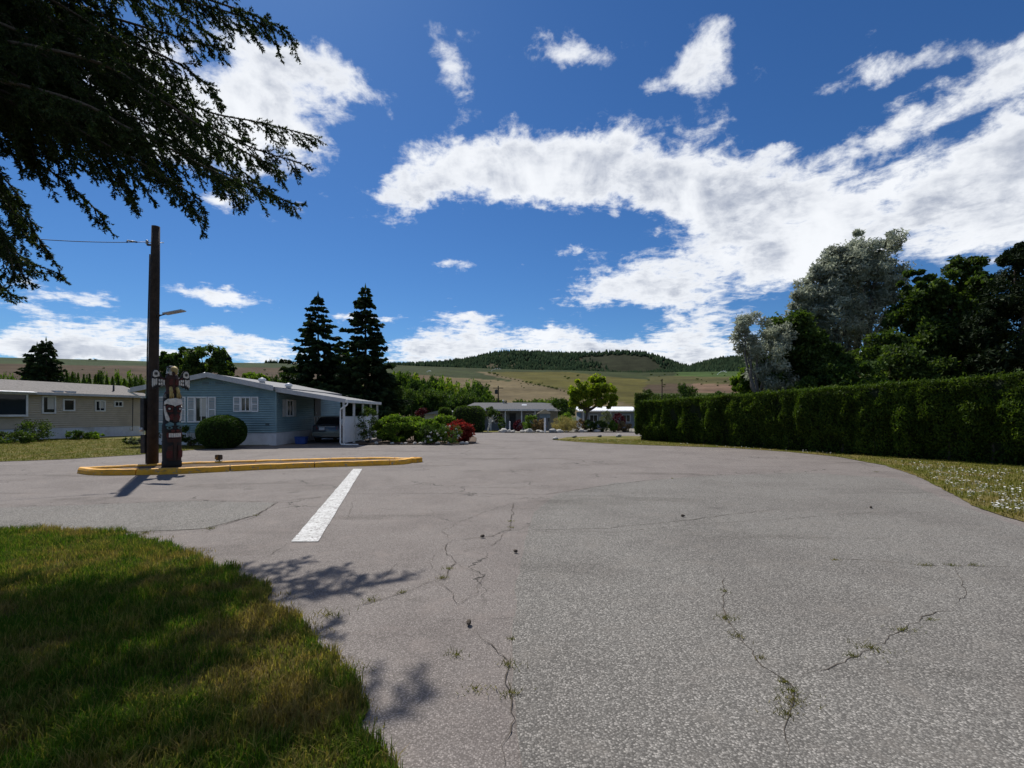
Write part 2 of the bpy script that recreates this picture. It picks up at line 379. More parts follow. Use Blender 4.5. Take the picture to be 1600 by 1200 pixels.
class MB:
    def __init__(s): s.v = []; s.f = []
    def add(s, vs, fs):
        o = len(s.v); s.v += [tuple(p) for p in vs]; s.f += [[i + o for i in f] for f in fs]; return s
    def box(s, x0, x1, y0, y1, z0, z1):
        return s.add([(x0, y0, z0), (x1, y0, z0), (x1, y1, z0), (x0, y1, z0), (x0, y0, z1), (x1, y0, z1), (x1, y1, z1), (x0, y1, z1)],
                     [(3, 2, 1, 0), (4, 5, 6, 7), (0, 1, 5, 4), (1, 2, 6, 5), (2, 3, 7, 6), (3, 0, 4, 7)])
    def hexa(s, p): return s.add(p, [(3, 2, 1, 0), (4, 5, 6, 7), (0, 1, 5, 4), (1, 2, 6, 5), (2, 3, 7, 6), (3, 0, 4, 7)])
    def tube(s, pts, rad, n=8, cap=True):
        pts = [Vector(p) for p in pts]
        if not hasattr(rad, '__len__'): rad = [rad] * len(pts)
        rings = []; prev = None
        for i, p in enumerate(pts):
            d = (pts[min(i + 1, len(pts) - 1)] - pts[max(i - 1, 0)]).normalized()
            if prev is None:
                u = d.orthogonal().normalized()
            else:
                u = (prev - d * prev.dot(d)).normalized()
            prev = u; wv_ = d.cross(u)
            rings.append([p + (u * math.cos(a) + wv_ * math.sin(a)) * rad[i] for a in [2 * math.pi * k / n for k in range(n)]])
        vs = [q for r in rings for q in r]; fs = []
        for i in range(len(pts) - 1):
            for k in range(n):
                a, b = i * n + k, i * n + (k + 1) % n
                fs.append((a, b, b + n, a + n))
        if cap: fs.append(tuple(range(n - 1, -1, -1))); fs.append(tuple((len(pts) - 1) * n + k for k in range(n)))
        return s.add(vs, fs)
    def lathe(s, prof, n=20, c=(0, 0, 0)):
        vs = []; fs = []
        for r_, z in prof:
            for k in range(n):
                a = 2 * math.pi * k / n
                vs.append((c[0] + r_ * math.cos(a), c[1] + r_ * math.sin(a), c[2] + z))
        for i in range(len(prof) - 1):
            for k in range(n):
                a, b = i * n + k, i * n + (k + 1) % n
                fs.append((a, b, b + n, a + n))
        fs.append(tuple(range(n - 1, -1, -1))); fs.append(tuple((len(prof) - 1) * n + k for k in range(n)))
        return s.add(vs, fs)
    def prism(s, poly, y0, y1):            # polygon in x,z extruded along y
        n = len(poly)
        return s.add([(x, y0, z) for x, z in poly] + [(x, y1, z) for x, z in poly],
                     [tuple(range(n)), tuple(range(2 * n - 1, n - 1, -1))] + [(i, i + n, (i + 1) % n + n, (i + 1) % n) for i in range(n)])
    def build(s, name, mat, parent=None, smooth=False, bevel=0.0):
        me = bpy.data.meshes.new(name); me.from_pydata(s.v, [], s.f); me.update()
        bm = bmesh.new(); bm.from_mesh(me); bmesh.ops.recalc_face_normals(bm, faces=bm.faces)
        if bevel:
            bmesh.ops.bevel(bm, geom=list(bm.edges), offset=bevel, segments=2, affect='EDGES', clamp_overlap=True)
        bm.to_mesh(me); bm.free()
        if smooth:
            for p_ in me.polygons: p_.use_smooth = True
        me.materials.append(mat)
        return obj(name, me, parent)
def copy_tree(o, parent=None):
    c_ = o.copy(); C.objects.link(c_); c_.parent = parent
    for ch in o.children: copy_tree(ch, c_)
    return c_

# ------------------------------------------------------------------ ground levels
def gz(x, y):                                  # the street falls gently towards the houses at the end
    if y < 33: return 0.0
    if y < 58: return -0.025 * (y - 33)
    return -0.625
def interp(u, tab):
    xs = [a for a, _ in tab]; ys = [b for _, b in tab]
    return float(np.interp(u, xs, ys))
PLATEAU = [(-600, 566), (0, 558), (200, 563), (440, 568), (620, 570), (760, 576), (900, 579), (1000, 582), (1170, 580), (1400, 577), (2200, 572)]
FARHILL = [(-600, 590), (300, 580), (440, 576), (600, 572), (690, 568), (735, 561), (770, 552.5), (800, 550), (850, 552), (890, 554), (930, 552), (970, 550),
           (1010, 553), (1035, 561), (1060, 571), (1076, 575), (1100, 568), (1130, 561.5), (1180, 558), (1300, 556), (1500, 562), (2200, 585)]
def hill_z(x, y):
    r = math.hypot(x, y)
    if r < 120: return gz(x, max(y, 0) if abs(x) < 200 else 60)
    yy = max(y, r * 0.42); u = 800 + F * x / yy
    H = (HOR - interp(u, PLATEAU)) / F * 660 * (yy / r) + EYE
    if y < 0: H *= max(0.25, 1 + y / r)
    s_ = min(1.0, max(0.0, (r - 135) / 525.0))
    z = -0.625 + (H + .6) * (s_ ** 1.12)
    z += (mnoise.noise(Vector((x * .012, y * .012, 0))) * 2.2 + mnoise.noise(Vector((x * .035, y * .035, 3))) * .7) * min(1, s_ * 5) * (1 - .75 * max(0, s_ - .6) / .4)
    if r > 660: z -= (r - 660) * 0.02
    return z
def field_col(x, y):
    r = math.hypot(x, y); yy = max(y, r * .42); u = 800 + F * x / yy
    z = hill_z(x, y); v = HOR - (z - EYE) / yy * F
    jit = mnoise.noise(Vector((x * .02, y * .02, 9))) * 3
    v += jit * .5
    green = (.040, .052, .018); dk = (.036, .052, .018); brown = (.084, .060, .038); tan = (.150, .118, .064); olive = (.098, .088, .022); dirt = (.16, .105, .07)
    if r < 150: return (.05, .07, .022)
    u += mnoise.fractal(Vector((x * .01, y * .01, 4)), 1, 2, 4) * 14
    if u < 520:
        if v < 569 + .012 * (u): return (.050, .070, .030)
        if v < 592: return brown
        return (.06, .07, .025)
    line1 = 581 + (u - 600) * 0.07                 # upper edge of the pale bare slope
    track = 583 + (u - 745) * 0.23                 # diagonal track across the slope
    if u < 745 + (v - 583) / .23 and u < 960:
        if v < line1 + 1: return green
        s__ = min(1, max(0, (u - 640) / 90)); return tuple(p0 * (1 - s__) + p1 * s__ for p0, p1 in zip((.13, .09, .05), tan))
    if u < 1010:
        if v < 581 + max(0, (u - 880)) * .10: return green
        if v < track - 5: return olive
        if v < track: return tan
        return (.09, .085, .03)
    if v < 588: return (.060, .098, .026) if u > 1060 else green
    if v < 600: return (.085, .080, .030)
    if v < 614: return brown if u < 1080 else dirt
    return (.055, .065, .022)

# terrain sheet: rings around the camera out to the horizon
ths = np.radians(np.concatenate([np.arange(-64, 64, .35), np.arange(64, 296, 6.0)]))
rs = np.concatenate([[0.5, 3, 6, 10, 15, 20, 25, 30, 33, 37, 41, 45, 49, 53, 58, 65, 80, 100, 120], np.arange(135, 680, 9), [700, 760, 860, 1000, 1300, 1800, 2600, 4000, 6000]])
V = []; cols = []
for r in rs:
    for th in ths:
        x, y = r * math.sin(th), r * math.cos(th)
        z = hill_z(x, y) - 0.05
        if r > 900: z = min(z, 60 - (r - 900) * .03)
        V.append((x, y, z)); cols.append((*field_col(x, y), 1) if r < 900 else (.05, .06, .03, 1))
nt = len(ths); Fq = []
for i in range(len(rs) - 1):
    for k in range(nt):
        a, b = i * nt + k, i * nt + (k + 1) % nt
        Fq.append((a, a + nt, b + nt, b))
me = np_mesh('ground', V, Fq, M_terrain, True)
ca = me.color_attributes.new('field', 'FLOAT_COLOR', 'POINT'); ca.data.foreach_set('color', np.array(cols, dtype=np.float32).ravel())
ground = tag(obj('ground', me), kind='structure')
# far hill
rr = [1250, 1330, 1420, 1520, 1600, 1680, 1800]; prof = [0, .30, .55, .86, 1.0, .9, .5]
ths2 = np.radians(np.arange(-58, 58, .18)); V = []; cols = []; hillpts = []
def farhill_pt(u, k, r):
    th = math.atan((u - 800) / F)
    x, y = r * math.sin(th), r * math.cos(th)
    top = (HOR - interp(u, FARHILL)) / F * 1600 * math.cos(th) + EYE
    base = (HOR - 592) / F * 1250 * math.cos(th)
    n_ = mnoise.fractal(Vector((x * .006, y * .006, 0)), 1, 2, 5) * 14 * (1 - k) * min(1, k * 4 + .2)
    return x, y, base + (top - base) * k + n_ if r <= 1600 else base + (top - base) * k
for r, k in zip(rr, prof):
    for th in ths2:
        u = 800 + F * math.tan(th)
        x, y, z = farhill_pt(u, k, r); V.append((x, y, z))
        n_ = mnoise.fractal(Vector((x * .004, y * .004, 5)), 1, 2, 5)
        gr = (.075, .064, .036) if n_ > 0.1 else (.030, .034, .018)
        if k < .12: gr = (.045, .06, .025)
        cols.append((*gr, 1))
nt = len(ths2); Fq = [(i * nt + k, (i + 1) * nt + k, (i + 1) * nt + k + 1, i * nt + k + 1) for i in range(len(rr) - 1) for k in range(nt - 1)]
me = np_mesh('hill', V, Fq, M_terrain, True)
ca = me.color_attributes.new('field', 'FLOAT_COLOR', 'POINT'); ca.data.foreach_set('color', np.array(cols, dtype=np.float32).ravel())
tag(obj('hill', me), kind='structure')

# sheets laid on the street level
def gpt(px, py):                              # photo pixel -> point on the ground
    y = F * EYE / (py - HOR)
    for _ in range(30):
        y = F * (EYE - gz(0, y)) / (py - HOR)
    return ((px - 800) / F * y, y)
def densify(poly, step, amp, seed=0, closed=True):
    out = []; n = len(poly)
    for i in range(n if closed else n - 1):
        a, b = Vector(poly[i]), Vector(poly[(i + 1) % n]); L = (b - a).length; m_ = max(1, int(L / step))
        m_ = min(m_, 400)
        d = (b - a) / max(L, 1e-6); nn_ = Vector((-d.y, d.x))
        for k in range(m_):
            p_ = a + (b - a) * k / m_
            j = mnoise.fractal(Vector((p_.x * 2.3, p_.y * 2.3, seed)), 1, 2, 4) * amp
            out.append(p_ + nn_ * j)
    return out
def sheet(name, poly, zoff, mat, step=2.0, edge=.25, amp=0.03, seed=0, parent=None, crown=0.0):
    P_ = densify(poly, edge, amp, seed)
    xs = [p_.x for p_ in P_]; ys = [p_.y for p_ in P_]
    pts = list(P_); E = [(i, (i + 1) % len(P_)) for i in range(len(P_))]
    gx = np.arange(min(xs), max(xs), step); gy = np.arange(min(ys), max(ys), step)
    for a in gx:
        for b in gy: pts.append(Vector((a + .013, b + .017)))
    vo, eo, fo, *_ = delaunay_2d_cdt(pts, E, [list(range(len(P_)))], 1, 1e-5)
    zz = lambda q: hill_z(q.x, q.y) + zoff if q.length > 118 else gz(q.x, q.y) + zoff
    me = bpy.data.meshes.new(name); me.from_pydata([(q.x, q.y, zz(q)) for q in vo], [], [list(f_) for f_ in fo]); me.update()
    bm = bmesh.new(); bm.from_mesh(me)
    for f_ in bm.faces:
        if f_.normal.z < 0: f_.normal_flip()
    bm.to_mesh(me); bm.free()
    me.materials.append(mat)
    return obj(name, me, parent)
road = tag(sheet('asphalt_road', [(-60, -30), (60, -30), (60, 30), (40, 53), (8, 55), (-1, 55), (-6, 52), (-14, 40), (-60, 40)], 0.0, M_asph, 3, 1.0, 0), kind='structure')
CHIP = [gpt(812, 1200), gpt(800, 1010), gpt(806, 930), gpt(818, 850), gpt(835, 800), gpt(870, 772), gpt(960, 755), gpt(1100, 744), gpt(1260, 738), gpt(1400, 748), gpt(1500, 790), gpt(1600, 825), (14, 6), (14, -8), (0.04, -8)]
tag(sheet('chip_seal_patch', CHIP, 0.005, M_chip, 1.5, .12, .035, 3), kind='structure')
CHIP2 = [gpt(-500, 840), gpt(0, 836), gpt(200, 832), gpt(320, 826), gpt(400, 805), gpt(432, 786), gpt(300, 783), gpt(0, 794), gpt(-500, 800)]
tag(sheet('chip_seal_patch', CHIP2, 0.005, M_chip, 1.5, .12, .03, 4), kind='structure')
LAWN1 = [gpt(-900, 828), gpt(0, 830), gpt(150, 829), gpt(215, 838), gpt(300, 866), gpt(355, 888), gpt(405, 916), gpt(445, 948), gpt(485, 990), gpt(510, 1022), gpt(545, 1058), gpt(565, 1100), gpt(590, 1200), (-.2, 0.5), (-.2, -8), (-22, -8)]
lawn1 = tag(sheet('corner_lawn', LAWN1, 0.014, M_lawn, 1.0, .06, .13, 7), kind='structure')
LAWN2 = [(-60, 17.5), gpt(-300, 726), gpt(0, 721.5), gpt(100, 718), gpt(220, 710.5), gpt(270, 706), gpt(303, 703), gpt(340, 700.5), gpt(366, 698.6), (-13.9, 24.0), (-12.2, 24.2), (-12.2, 58), (-60, 58)]
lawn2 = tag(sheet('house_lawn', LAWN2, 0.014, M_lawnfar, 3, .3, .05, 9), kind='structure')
VERGE = [gpt(864, 687.5), gpt(900, 690.5), gpt(960, 694), gpt(1050, 697), gpt(1140, 700), gpt(1230, 706), gpt(1310, 714), gpt(1380, 727), gpt(1430, 743), gpt(1470, 763), gpt(1520, 790), gpt(1560, 805), gpt(1600, 816), gpt(1800, 850), gpt(2400, 900),
         (60, 4), (60, 34), (9.5, 34), gpt(985, 681.5), gpt(930, 682), gpt(885, 683.5)]
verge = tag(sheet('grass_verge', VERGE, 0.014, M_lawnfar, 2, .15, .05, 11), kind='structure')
BED = [gpt(566, 695.5), gpt(600, 695), gpt(700, 695), gpt(738, 694), (-2.0, 26.5), (-2.3, 31), (-3.5, 38), (-8.4, 38), (-8.4, 25)]
tag(sheet('planting_bed', BED, 0.05, M_soil, 2, .25, .06, 13), kind='structure')
GBED = [(-1.9, 50.5), (0, 48.8), (2.4, 48.2), (4.4, 50), (8, 51.5), (13, 52), (18, 54), (18, 70), (6, 72), (-1, 60)]
tag(sheet('rock_garden_bed', GBED, 0.05, noisy('bed_gravel', (.13, .12, .10), (.26, .235, .20), 7, .95, bump=.7, world=True, c3=(.12, .13, .05)), 2, .4, .1, 15), kind='structure')
FLAWN = [(-2.6, 50.5), (-1.2, 52), (-.6, 60), (-6, 66), (-14, 64), (-13, 44)]
tag(sheet('far_lawn', FLAWN, 0.04, M_lawnfar, 3, .4, .05, 17), kind='structure')

# white lane line
ln = []
a0, a1, b0, b1 = gpt(455, 847), gpt(497, 847), gpt(566, 733), gpt(552, 733)
ln = sheet('lane_line', [a0, a1, b0, b1], 0.009, M_marking, 1.0, .05, .010, 21); ln.parent = road
# cracks: thin dark ribbons in the asphalt
CRACKS = [([(803, 785), (799, 810), (798, 828), (770, 838), (706, 845), (690, 858), (713, 880), (690, 905), (640, 924), (580, 940), (515, 962)], .018),
          ([(800, 835), (830, 829), (950, 826), (1060, 815), (1150, 803), (1234, 795)], .014), ([(829, 830), (870, 832), (960, 832), (1088, 820), (1220, 812), (1364, 801), (1515, 801)], .012),
          ([(1130, 900), (1132, 965), (1160, 1003), (1205, 1048), (1240, 1080), (1234, 1110), (1228, 1200)], .016), ([(1246, 1064), (1305, 1046), (1345, 1020), (1405, 988), (1488, 950)], .012),
          ([(1290, 873), (1380, 878), (1440, 884), (1600, 886)], .014), ([(0, 794), (120, 788), (300, 783), (436, 784), (540, 772), (700, 771), (850, 773), (960, 757), (1040, 748)], .020),
          ([(436, 784), (400, 805), (330, 826), (270, 830), (210, 833)], .02), ([(690, 905), (715, 944), (745, 928), (750, 900), (722, 886), (713, 880)], .010),
          ([(798, 828), (770, 852), (720, 862), (690, 858)], .009), ([(706, 845), (690, 830), (720, 815), (760, 800), (803, 785)], .009),
          ([(690, 905), (670, 880), (690, 858)], .008), ([(455, 847), (420, 868), (380, 880)], .009), ([(555, 780), (545, 805), (550, 815)], .008),
          ([(1488, 880), (1500, 905), (1512, 930), (1488, 950)], .009), ([(640, 990), (600, 1000), (540, 985)], .007), ([(745, 985), (790, 1040), (800, 1110), (790, 1200)], .014),
          ([(660, 870), (620, 880), (590, 915)], .007), ([(900, 780), (1000, 770), (1100, 775)], .010), ([(1180, 742), (1260, 740), (1330, 742)], .012)]
rnd = random.Random(5)
for pts, wd in CRACKS:
    g_ = [Vector(gpt(*q)) for q in pts]
    line = []
    for i in range(len(g_) - 1):
        m_ = max(2, int((g_[i + 1] - g_[i]).length / .06))
        for k in range(m_):
            q = g_[i].lerp(g_[i + 1], k / m_)
            line.append(q + Vector((mnoise.fractal(Vector((q.x * 4, q.y * 4, 1)), 1, 2, 5), mnoise.fractal(Vector((q.x * 4, q.y * 4, 8)), 1, 2, 5))) * .05)
    line.append(g_[-1]); V = []; Fq = []
    for i, q in enumerate(line):
        d = (line[min(i + 1, len(line) - 1)] - line[max(i - 1, 0)]).normalized(); n_ = Vector((-d.y, d.x))
        ww = wd * .26 * max(1, q.y / 6.0) * (.35 + abs(mnoise.noise(Vector((q.x * 9, q.y * 9, 4)))) * 2.2) * min(1, (i + 1) / 6, (len(line) - i) / 6)
        V += [(*(q + n_ * ww), gz(0, q.y) + .0085), (*(q - n_ * ww), gz(0, q.y) + .0085)]
        if i: Fq.append((2 * i - 2, 2 * i - 1, 2 * i + 1, 2 * i))
    obj('crack', np_mesh('crack', V, Fq, M_crack), road)

# ------------------------------------------------------------------ vegetation generators (numpy)
def rot_basis(n, rng, up=None, spread=1.0):
    a = rng.normal(size=(n, 3))
    if up is not None: a = a * spread + np.asarray(up)
    a /= np.linalg.norm(a, axis=1)[:, None]
    b = rng.normal(size=(n, 3)); b -= a * (a * b).sum(1)[:, None]; b /= np.linalg.norm(b, axis=1)[:, None]
    return a, b
def diamonds(Cn, s, rng, asp=.5, up=None, spread=1.0, jit=.35):
    n = len(Cn); a, b = rot_basis(n, rng, up, spread)
    ss = (s * (1 + rng.uniform(-jit, jit, n)))[:, None]
    a = a * ss * .5; b = b * ss * .5 * asp
    V = np.stack([Cn - a, Cn + b, Cn + a, Cn - b], 1).reshape(-1, 3)
    return V, np.arange(n * 4, dtype=np.int32).reshape(-1, 4)
def lobes_pts(lobes, n, rng, nclump, cr=.22, shell=.5):
    L = np.array(lobes, float); wts = (L[:, 3] * L[:, 5]) ** .7; wts /= wts.sum()
    li = rng.choice(len(L), nclump, p=wts)
    d = rng.normal(size=(nclump, 3)); d /= np.linalg.norm(d, axis=1)[:, None]
    rad = rng.uniform(shell, 1.0, nclump) ** .7
    cc = L[li, :3] + d * L[li, 3:6] * rad[:, None]
    csz = (L[li, 3:6].mean(1) * cr) * rng.uniform(.6, 1.4, nclump)
    ci = rng.integers(0, nclump, n)
    off = rng.normal(size=(n, 3)); off /= np.linalg.norm(off, axis=1)[:, None]; off *= (rng.uniform(0, 1, n) ** .42 * (1 + .35 * (rng.uniform(0, 1, n) > .93)))[:, None]
    off *= (csz[ci] * 1.75)[:, None] * np.array([1, 1, .75])
    return cc[ci] + off, cc
def foliage(name, lobes, n, leaf, mat, parent, seed, nclump=60, cr=.22, shell=.5, asp=.5, up=None, spread=1.0, zmin=None):
    rng = np.random.default_rng(seed)
    pts, cc = lobes_pts(lobes, n, rng, nclump, cr, shell)
    if zmin is not None: pts[:, 2] = np.maximum(pts[:, 2], zmin + rng.uniform(0, .08, len(pts)))
    V, Fa = diamonds(pts, leaf, rng, asp, up, spread)
    return obj(name, np_mesh(name, V, Fa, mat), parent), cc
def wobble(a, b, n, amp, rnd_):
    a, b = Vector(a), Vector(b); L = (b - a).length
    return [a.lerp(b, i / n) + Vector((rnd_.uniform(-1, 1), rnd_.uniform(-1, 1), rnd_.uniform(-.5, .5))) * amp * L * (0 if i in (0, n) else 1) for i in range(n + 1)]
def broad_tree(name, label, cat, base, lobes, mat, n, leaf, seed, trunk_r=.18, group=None, nclump=80, cr=.22, shell=.5, asp=.5, bark=None, fork=.35, limbs=9):
    """lobes are in world coordinates; stored relative to the base"""
    root = empty(name, base, 0, label, cat, group); rnd_ = random.Random(seed)
    bl = [(l[0] - base[0], l[1] - base[1], l[2] - base[2], l[3], l[4], l[5]) for l in lobes]
    cr_o, cc = foliage('crown', bl, n, leaf, mat, root, seed, nclump, cr, shell, asp)
    mid = np.array([l[:3] for l in bl]).mean(0); zt = max(l[2] for l in bl)
    fk = Vector((mid[0] * .25, mid[1] * .25, max(.5, min(l[2] - l[5] for l in bl) * fork + mid[2] * (1 - fork) * .45)))
    mb = MB(); p0 = wobble((0, 0, -.1), fk, 5, .03, rnd_)
    mb.tube(p0, [trunk_r * (1.25 - .45 * i / 5) for i in range(6)], 9)
    for k in range(limbs):
        tgt = Vector(cc[rnd_.randrange(len(cc))]) if k >= len(bl) else Vector(bl[k][:3])
        q = wobble(fk - Vector((0, 0, rnd_.uniform(0, .15) * fk.z)), tgt, 5, .06, rnd_)
        mb.tube(q, [trunk_r * .62 * (1 - .85 * i / 5) + .006 for i in range(6)], 6)
    mb.build('trunk', bark or M_bark, root, True)
    return root
def spruce_mesh(h, r, seed, nb=230, z0=.04, quad=(.70, .30), sprays=40, power=.72, droop=.30, zstart=0.0):
    rng = np.random.default_rng(seed); Vs = []
    z_all = np.sort(rng.uniform(0, 1, nb) ** 1.15)
    for i, q in enumerate(z_all):
        z = h * (z0 + (1 - z0) * q * .985)
        if z < zstart: continue
        L = r * ((1 - q) ** power) * rng.uniform(.55, 1.2) * (1 + .22 * math.sin(q * 31 + i * .7)) + .14
        az = i * 2.39996 + rng.uniform(-.4, .4)
        m_ = max(5, int(sprays * (L / r) ** .8))
        s_ = rng.uniform(.12, 1, m_) ** .75
        zz = z + L * (-droop * s_ + .20 * s_ ** 2.5) - .05
        d = np.array([math.cos(az), math.sin(az), 0]); sd_ = np.array([-d[1], d[0], 0])
        P_ = d[None] * (s_ * L)[:, None]; P_[:, 2] += zz
        side = rng.choice([-1, 1], m_) * rng.uniform(.3, 1.1, m_)
        a = d[None] * rng.uniform(.4, 1, m_)[:, None] + sd_[None] * side[:, None]; a[:, 2] -= rng.uniform(.05, .65, m_)
        a /= np.linalg.norm(a, axis=1)[:, None]
        ql = quad[0] * rng.uniform(.6, 1.3, m_) * (0.45 + .55 * (L / r)); qw = quad[1] * rng.uniform(.7, 1.3, m_)
        for cross in (0, 1):
            b = np.cross(a, [0, 0, 1.0]) if cross == 0 else np.cross(np.cross(a, [0, 0, 1.0]), a)
            b /= np.linalg.norm(b, axis=1)[:, None]; b = b * (qw * .5)[:, None]
            tip = P_ + a * ql[:, None]; md = P_ + a * (ql * .4)[:, None]
            Vs.append(np.stack([P_, md + b, tip, md - b], 1).reshape(-1, 3))
    Vt = np.array([[0, 0, h - .9 * .5], [.10, 0, h - .25], [0, 0, h + .25], [-.10, 0, h - .25]])
    Vs.append(Vt); V = np.concatenate(Vs)
    return V, np.arange(len(V), dtype=np.int32).reshape(-1, 4)
def spruce_tree(label, base, h, r, seed, group=None, **kw):
    root = empty('spruce_tree', base, 0, label, 'tree', group)
    V, Fa = spruce_mesh(h, r, seed, **kw)
    obj('crown', np_mesh('spruce_crown', V, Fa, L_spruce), root)
    MB().tube([(0, 0, -.1), (.02, 0, h * .4), (0, 0, h * .97)], [h * .017, h * .011, .012], 9).build('trunk', M_bark, root, True)
    return root
def shrub(name, label, base, rx, ry, h, mat, n, leaf, seed, group=None, nclump=40, cr=.2, shell=.75, asp=.5, up=None, spread=1.0, stems=7, cat='shrub'):
    root = empty(name, base, 0, label, cat, group)
    foliage('foliage', [(0, 0, h * .52, rx, ry, h * .48)], n, leaf, mat, root, seed, nclump, cr, shell, asp, up, spread, zmin=.02)
    rnd_ = random.Random(seed); mb = MB()
    for k in range(stems):
        a = rnd_.uniform(0, 6.28); q = rnd_.uniform(.3, .75)
        mb.tube(wobble((math.cos(a) * .06, math.sin(a) * .06, -.06), (math.cos(a) * rx * q, math.sin(a) * ry * q, h * rnd_.uniform(.45, .8)), 4, .06, rnd_), [.022, .018, .014, .01, .005], 5)
    mb.build('stems', M_bark, root, True)
    return root
def clipped(name, label, base, rx, ry, h, mat, n, leaf, seed, sq=2.0, cat='shrub', group=None):
    """clipped shrub: leaves on a bumpy super-ellipsoid shell over an inner twig mass"""
    root = empty(name, base, 0, label, cat, group); rng = np.random.default_rng(seed)
    d = rng.normal(size=(n, 3)); d[:, 2] += .15
    d /= (np.abs(d) ** sq).sum(1)[:, None] ** (1 / sq)
    P_ = d * np.array([rx, ry, h * .52]) + np.array([0, 0, h * .48])
    bump_ = np.array([mnoise.fractal(Vector(p_ * (2.2 / max(rx, .5))), 1, 2, 3) for p_ in P_])
    P_ *= (1 + .035 * bump_ - np.abs(rng.normal(size=n)) * .035)[:, None]
    P_ = P_[P_[:, 2] > 0.0]
    nr = P_ - np.array([0, 0, h * .4]); nr /= np.linalg.norm(nr, axis=1)[:, None]
    V, Fa = diamonds(P_, leaf, rng, .55, nr * 1.0, .8)
    obj('foliage', np_mesh('foliage', V, Fa, mat), root)
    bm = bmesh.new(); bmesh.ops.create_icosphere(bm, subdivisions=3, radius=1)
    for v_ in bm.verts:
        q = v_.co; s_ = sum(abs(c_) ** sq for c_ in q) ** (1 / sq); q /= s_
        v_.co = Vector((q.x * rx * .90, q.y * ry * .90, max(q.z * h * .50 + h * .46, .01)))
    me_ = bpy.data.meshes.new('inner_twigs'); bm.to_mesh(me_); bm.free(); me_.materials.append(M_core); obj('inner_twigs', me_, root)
    return root
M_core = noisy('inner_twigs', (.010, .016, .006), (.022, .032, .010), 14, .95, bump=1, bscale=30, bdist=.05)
def G(px, py): x, y = gpt(px, py); return (x, y, gz(x, y))

# ---- blades of grass
def blades(name, poly, n, hgt, wid, mat, seed, xlim, ylim, zoff, bias=None, hvar=.5):
    rng = np.random.default_rng(seed); P_ = np.array([tuple(p_) for p_ in poly])
    X = rng.uniform(*xlim, n * 3); Y = rng.uniform(0, 1, n * 3) ** (bias or 1) * (ylim[1] - ylim[0]) + ylim[0]
    ins = np.zeros(len(X), bool); j = len(P_) - 1
    for i in range(len(P_)):
        xi, yi = P_[i]; xj, yj = P_[j]
        cnd = ((yi > Y) != (yj > Y)) & (X < (xj - xi) * (Y - yi) / (yj - yi + 1e-12) + xi); ins ^= cnd; j = i
    ins &= np.abs(X) < Y * 1.12 + 1.2
    X = X[ins][:n]; Y = Y[ins][:n]; m_ = len(X)
    cl = np.array([mnoise.noise(Vector((x * 2.2, y * 2.2, seed))) for x, y in zip(X, Y)])
    cl2 = np.array([mnoise.noise(Vector((x * 9, y * 9, seed))) for x, y in zip(X, Y)])
    H = hgt * np.clip(1 + hvar * cl + hvar * .9 * cl2 + rng.uniform(-.45, .45, m_), .15, 3)
    az = rng.uniform(0, 6.283, m_); ben = rng.uniform(.15, 1.0, m_) * H
    wd = wid * rng.uniform(.7, 1.3, m_)
    dx, dy = np.cos(az), np.sin(az); px_, py_ = -dy * wd * .5, dx * wd * .5
    Z = np.full(m_, zoff) + np.array([gz(0, y) for y in Y])
    b0 = np.stack([X - px_, Y - py_, Z - .01], 1); b1 = np.stack([X + px_, Y + py_, Z - .01], 1)
    m0 = np.stack([X + dx * ben * .3 - px_ * .8, Y + dy * ben * .3 - py_ * .8, Z + H * .6], 1); m1 = np.stack([X + dx * ben * .3 + px_ * .8, Y + dy * ben * .3 + py_ * .8, Z + H * .6], 1)
    tp = np.stack([X + dx * ben, Y + dy * ben, Z + H * .95], 1)
    V = np.stack([b0, b1, m1, m0, tp], 1).reshape(-1, 3)
    k = np.arange(m_)[:, None] * 5
    Ft = np.concatenate([k + [[0, 1, 2]], k + [[0, 2, 3]], k + [[3, 2, 4]]])
    return obj(name, np_mesh(name, V, Ft, mat))
# ================================================================== OBJECTS
rnd = random.Random(11)
# ------------------------------------------------------------------ kerbed island
isl_out = [gpt(121, 738.5), gpt(136, 742), gpt(170, 743), gpt(235, 742), gpt(290, 740.2), gpt(400, 734.5), gpt(500, 730.3), gpt(590, 727.5), gpt(632, 725.5), gpt(651, 721.5)]
back = [(644, 715.4), (610, 714.2), (560, 714.6), (450, 717.2), (300, 721.8), (215, 725.8), (166, 728.2)]
isl_out += [((px - 800) / F * (F * 1.50 / (py - HOR)), F * 1.50 / (py - HOR)) for px, py in back]
def smooth_loop(P_, sub=6):
    P_ = [Vector(p_) for p_ in P_]; n = len(P_); out = []
    for i in range(n):
        p0, p1, p2, p3 = P_[i - 1], P_[i], P_[(i + 1) % n], P_[(i + 2) % n]
        for k in range(sub):
            s_ = k / sub
            out.append(.5 * ((2 * p1) + (-p0 + p2) * s_ + (2 * p0 - 5 * p1 + 4 * p2 - p3) * s_ * s_ + (-p0 + 3 * p1 - 3 * p2 + p3) * s_ ** 3))
    return out
loop = smooth_loop(isl_out)
cx = sum(p_.x for p_ in loop) / len(loop); cy = sum(p_.y for p_ in loop) / len(loop)
island = empty('traffic_island', (cx, cy, 0), 0, 'long low island edged by yellow painted kerb with bare soil inside', 'island')
n = len(loop); sec = [(0, 0), (0.015, .10), (.045, .148), (.085, .158), (.17, .155), (.20, .13), (.205, 0)]
nrm = []
for i in range(n):
    d = (loop[(i + 1) % n] - loop[i - 1]).normalized(); nrm.append(Vector((-d.y, d.x)))
arc = [0]
for i in range(n): arc.append(arc[-1] + (loop[(i + 1) % n] - loop[i]).length)
seg = 0; start = 0; nseg = 9; per = arc[-1] / nseg
